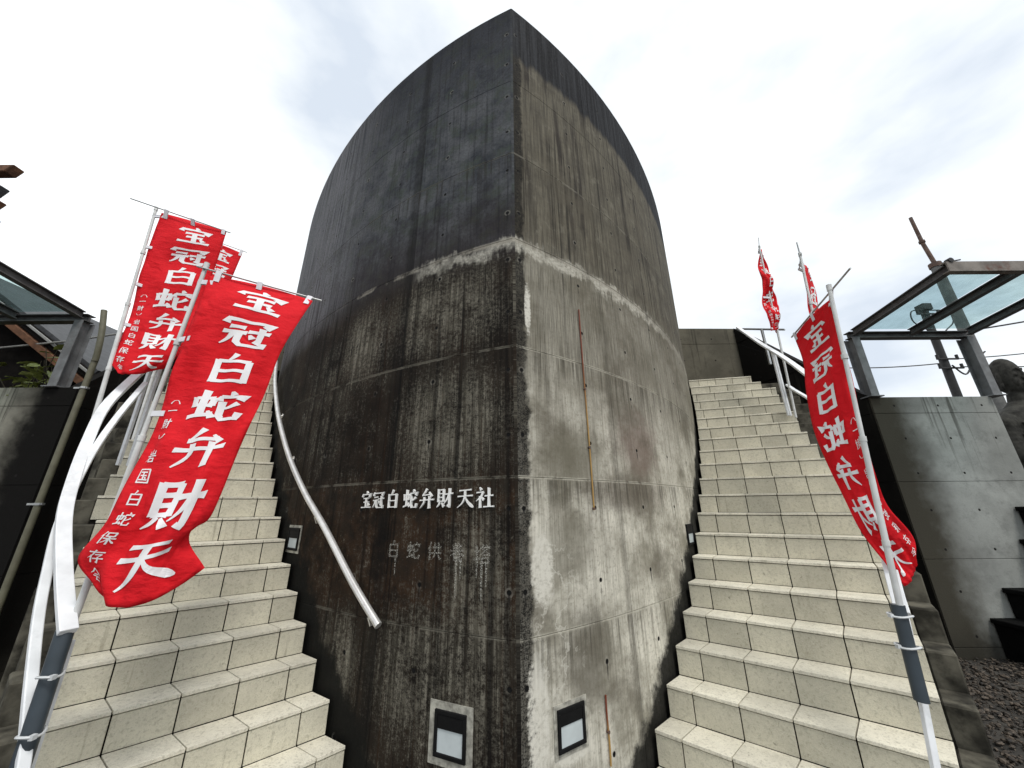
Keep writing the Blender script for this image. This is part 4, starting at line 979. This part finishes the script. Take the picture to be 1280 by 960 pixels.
slope('barge_board', [(-6.0, 4.82, 3.91), (-9.0, 4.82, 5.87), (-9.0, 4.855, 5.87), (-6.0, 4.855, 3.91)], .11, M['darkwood'])
slope('verge_flashing', [(-6.0, 4.795, 3.99), (-9.0, 4.795, 5.95), (-9.0, 4.815, 5.95), (-6.0, 4.815, 3.99)], .035, M['gutter'])
for i in range(6):
    y = 5.2+i*.5; slope('rafter', [(-6.15, y, 3.86), (-6.44, y, 4.05), (-6.44, y+.08, 4.05), (-6.15, y+.08, 3.86)], .07, M['wood'])
m_ = MB(); m_.tube([(-6.0, 4.8, 3.93-D_), (-6.0, 10, 3.93-D_)], .05, 8); m_.build('gutter', M['gutter'], hall, True)
# upper storey reaching out of the picture, only its beam ends show
m_ = MB(); m_.box((-13, 1.0, 4.0), (-9.9, 4.7, 7.0)); m_.build('upper_wall', M['darkwood'], hall)
for (x, z, w, h, mt) in ((-8.67, 7.28, .16, .15, 'wood'), (-8.70, 6.81, .14, .17, 'rooftile'), (-8.62, 6.52, .14, .14, 'wood'), (-8.52, 6.16, .12, .10, 'darkwood')):
    m_ = MB(); m_.hexa([(-13, 4.70, z-h/2), (x-.06, 4.70, z-h/2), (x-.06, 4.70+w, z-h/2), (-13, 4.70+w, z-h/2), (-13, 4.70, z+h/2), (x+.05, 4.70, z+h/2), (x+.05, 4.70+w, z+h/2), (-13, 4.70+w, z+h/2)]); bevel(m_.build('beam_end', M[mt], hall), .012)
m_ = MB(); P = [(-9.3, 7.5), (-13, 8.5), (-13, 8.56), (-9.3, 7.56)]
m_.add([(x, 1.0, z) for x, z in P]+[(x, 4.75, z) for x, z in P], [(0,1,2,3), (7,6,5,4)]+[(i, (i+1) % 4, 4+(i+1) % 4, 4+i) for i in range(4)]); m_.build('upper_roof', M['rooftile'], hall)
for i in range(4):
    z = 5.78-.07*i; x = -8.30+.05*i; m_ = MB(); m_.tube([(-12, 4.62, z), (x, 4.62, z)], .045, 8); m_.build('ridge_tile', M['rooftile'], hall, True)
cb = MB(); cb.tube([(-9.5, 5.1, 3.88), (-6.4, 4.75, 3.98), (-4.6, 5.2, 4.6)], .014, 8)
tag(cb.build('conduit', M['gutter'], smooth=True), 'thin pale conduit crossing in front of the dark timber hall', 'conduit')

# ------------------------------------------------------------------ shrub behind the left wall
sh = empty('shrub', (-6.3, 4.45, 2.6), 'leafy green shrub above the left wall under the glass canopy', 'shrub')
lm = bpy.data.meshes.new('leaf'); lv = []; lf = []
for j, (t, w) in enumerate(((0, .0), (.2, .32), (.5, .45), (.8, .28), (1, .0))):
    for s_ in (-1, 0, 1): lv.append((s_*w*.5, t, .06*abs(s_)-.12*t*t))
for j in range(4):
    for i in range(2): lf.append((j*3+i, j*3+i+1, j*3+i+4, j*3+i+3))
lm.from_pydata(lv, [], lf); lm.materials.append(M['leaf'])
R_ = random.Random(3)
m_ = MB()
for i in range(20):
    x = -7.4+R_.random()*1.75; y = 4.35+R_.random()*.35; tx = x+R_.uniform(-.3, .3); ty = y-R_.random()*.25; tz = 3.2+R_.random()*.5
    m_.tube(spline([(x, y, 2.4), (x+R_.uniform(-.1, .1), y, 2.9), (tx, ty, tz)], 3), .012, 5, .004)
    for q in range(9):
        l = bpy.data.objects.new('leaf', lm); COL.objects.link(l); l.parent = sh
        f = .35+.65*R_.random(); p = Vector((x, y, 2.6)).lerp(Vector((tx, ty, tz)), f)+Vector((R_.uniform(-.1, .1), R_.uniform(-.1, .1), R_.uniform(-.05, .05)))
        l.location = p-sh.location; l.rotation_euler = (R_.uniform(-.7, .5), R_.uniform(-.5, .5), R_.uniform(0, 6.28)); s_ = R_.uniform(.14, .23); l.scale = (s_, s_, s_)
m_.build('stem', M['stem'], sh, True)

# ------------------------------------------------------------------ ground
g = MB(); g.add([(-900, -900, 0), (900, -900, 0), (900, 900, 0), (-900, 900, 0)], [(0, 1, 2, 3)])
tag(g.build('ground', M['ground']), 'dark soil ground', None, None, 'structure')
R_ = random.Random(11); bmv = []; bmf = []
phi = (1+5**.5)/2
ico = [Vector(p).normalized() for p in ((-1,phi,0),(1,phi,0),(-1,-phi,0),(1,-phi,0),(0,-1,phi),(0,1,phi),(0,-1,-phi),(0,1,-phi),(phi,0,-1),(phi,0,1),(-phi,0,-1),(-phi,0,1))]
icof = [(0,11,5),(0,5,1),(0,1,7),(0,7,10),(0,10,11),(1,5,9),(5,11,4),(11,10,2),(10,7,6),(7,1,8),(3,9,4),(3,4,2),(3,2,6),(3,6,8),(3,8,9),(4,9,5),(2,4,11),(6,2,10),(8,6,7),(9,8,1)]
cnt = 0
while cnt < 15000:
    x = R_.uniform(1.9, 7.2); y = R_.uniform(1.0, 4.78)
    if x < 2.0+.62*(y-1.8): continue
    cnt += 1
    r = .006+.018*R_.random()**2.2; a = R_.uniform(0, PI); ex = R_.uniform(1, 2.0); b0 = len(bmv); z = R_.uniform(.0, .03)
    for p in ico:
        q = Vector((p.x*r*ex, p.y*r*R_.uniform(.75, 1), p.z*r*.75)); bmv.append((x+q.x*math.cos(a)-q.y*math.sin(a), y+q.x*math.sin(a)+q.y*math.cos(a), z+q.z))
    bmf += [tuple(b0+i for i in f) for f in icof]
me = bpy.data.meshes.new('gravel'); me.from_pydata(bmv, [], bmf); me.materials.append(M['pebble'])
tag(link('gravel', me), 'brown gravel between the right stairs and the grey wall', 'gravel', None, 'stuff')
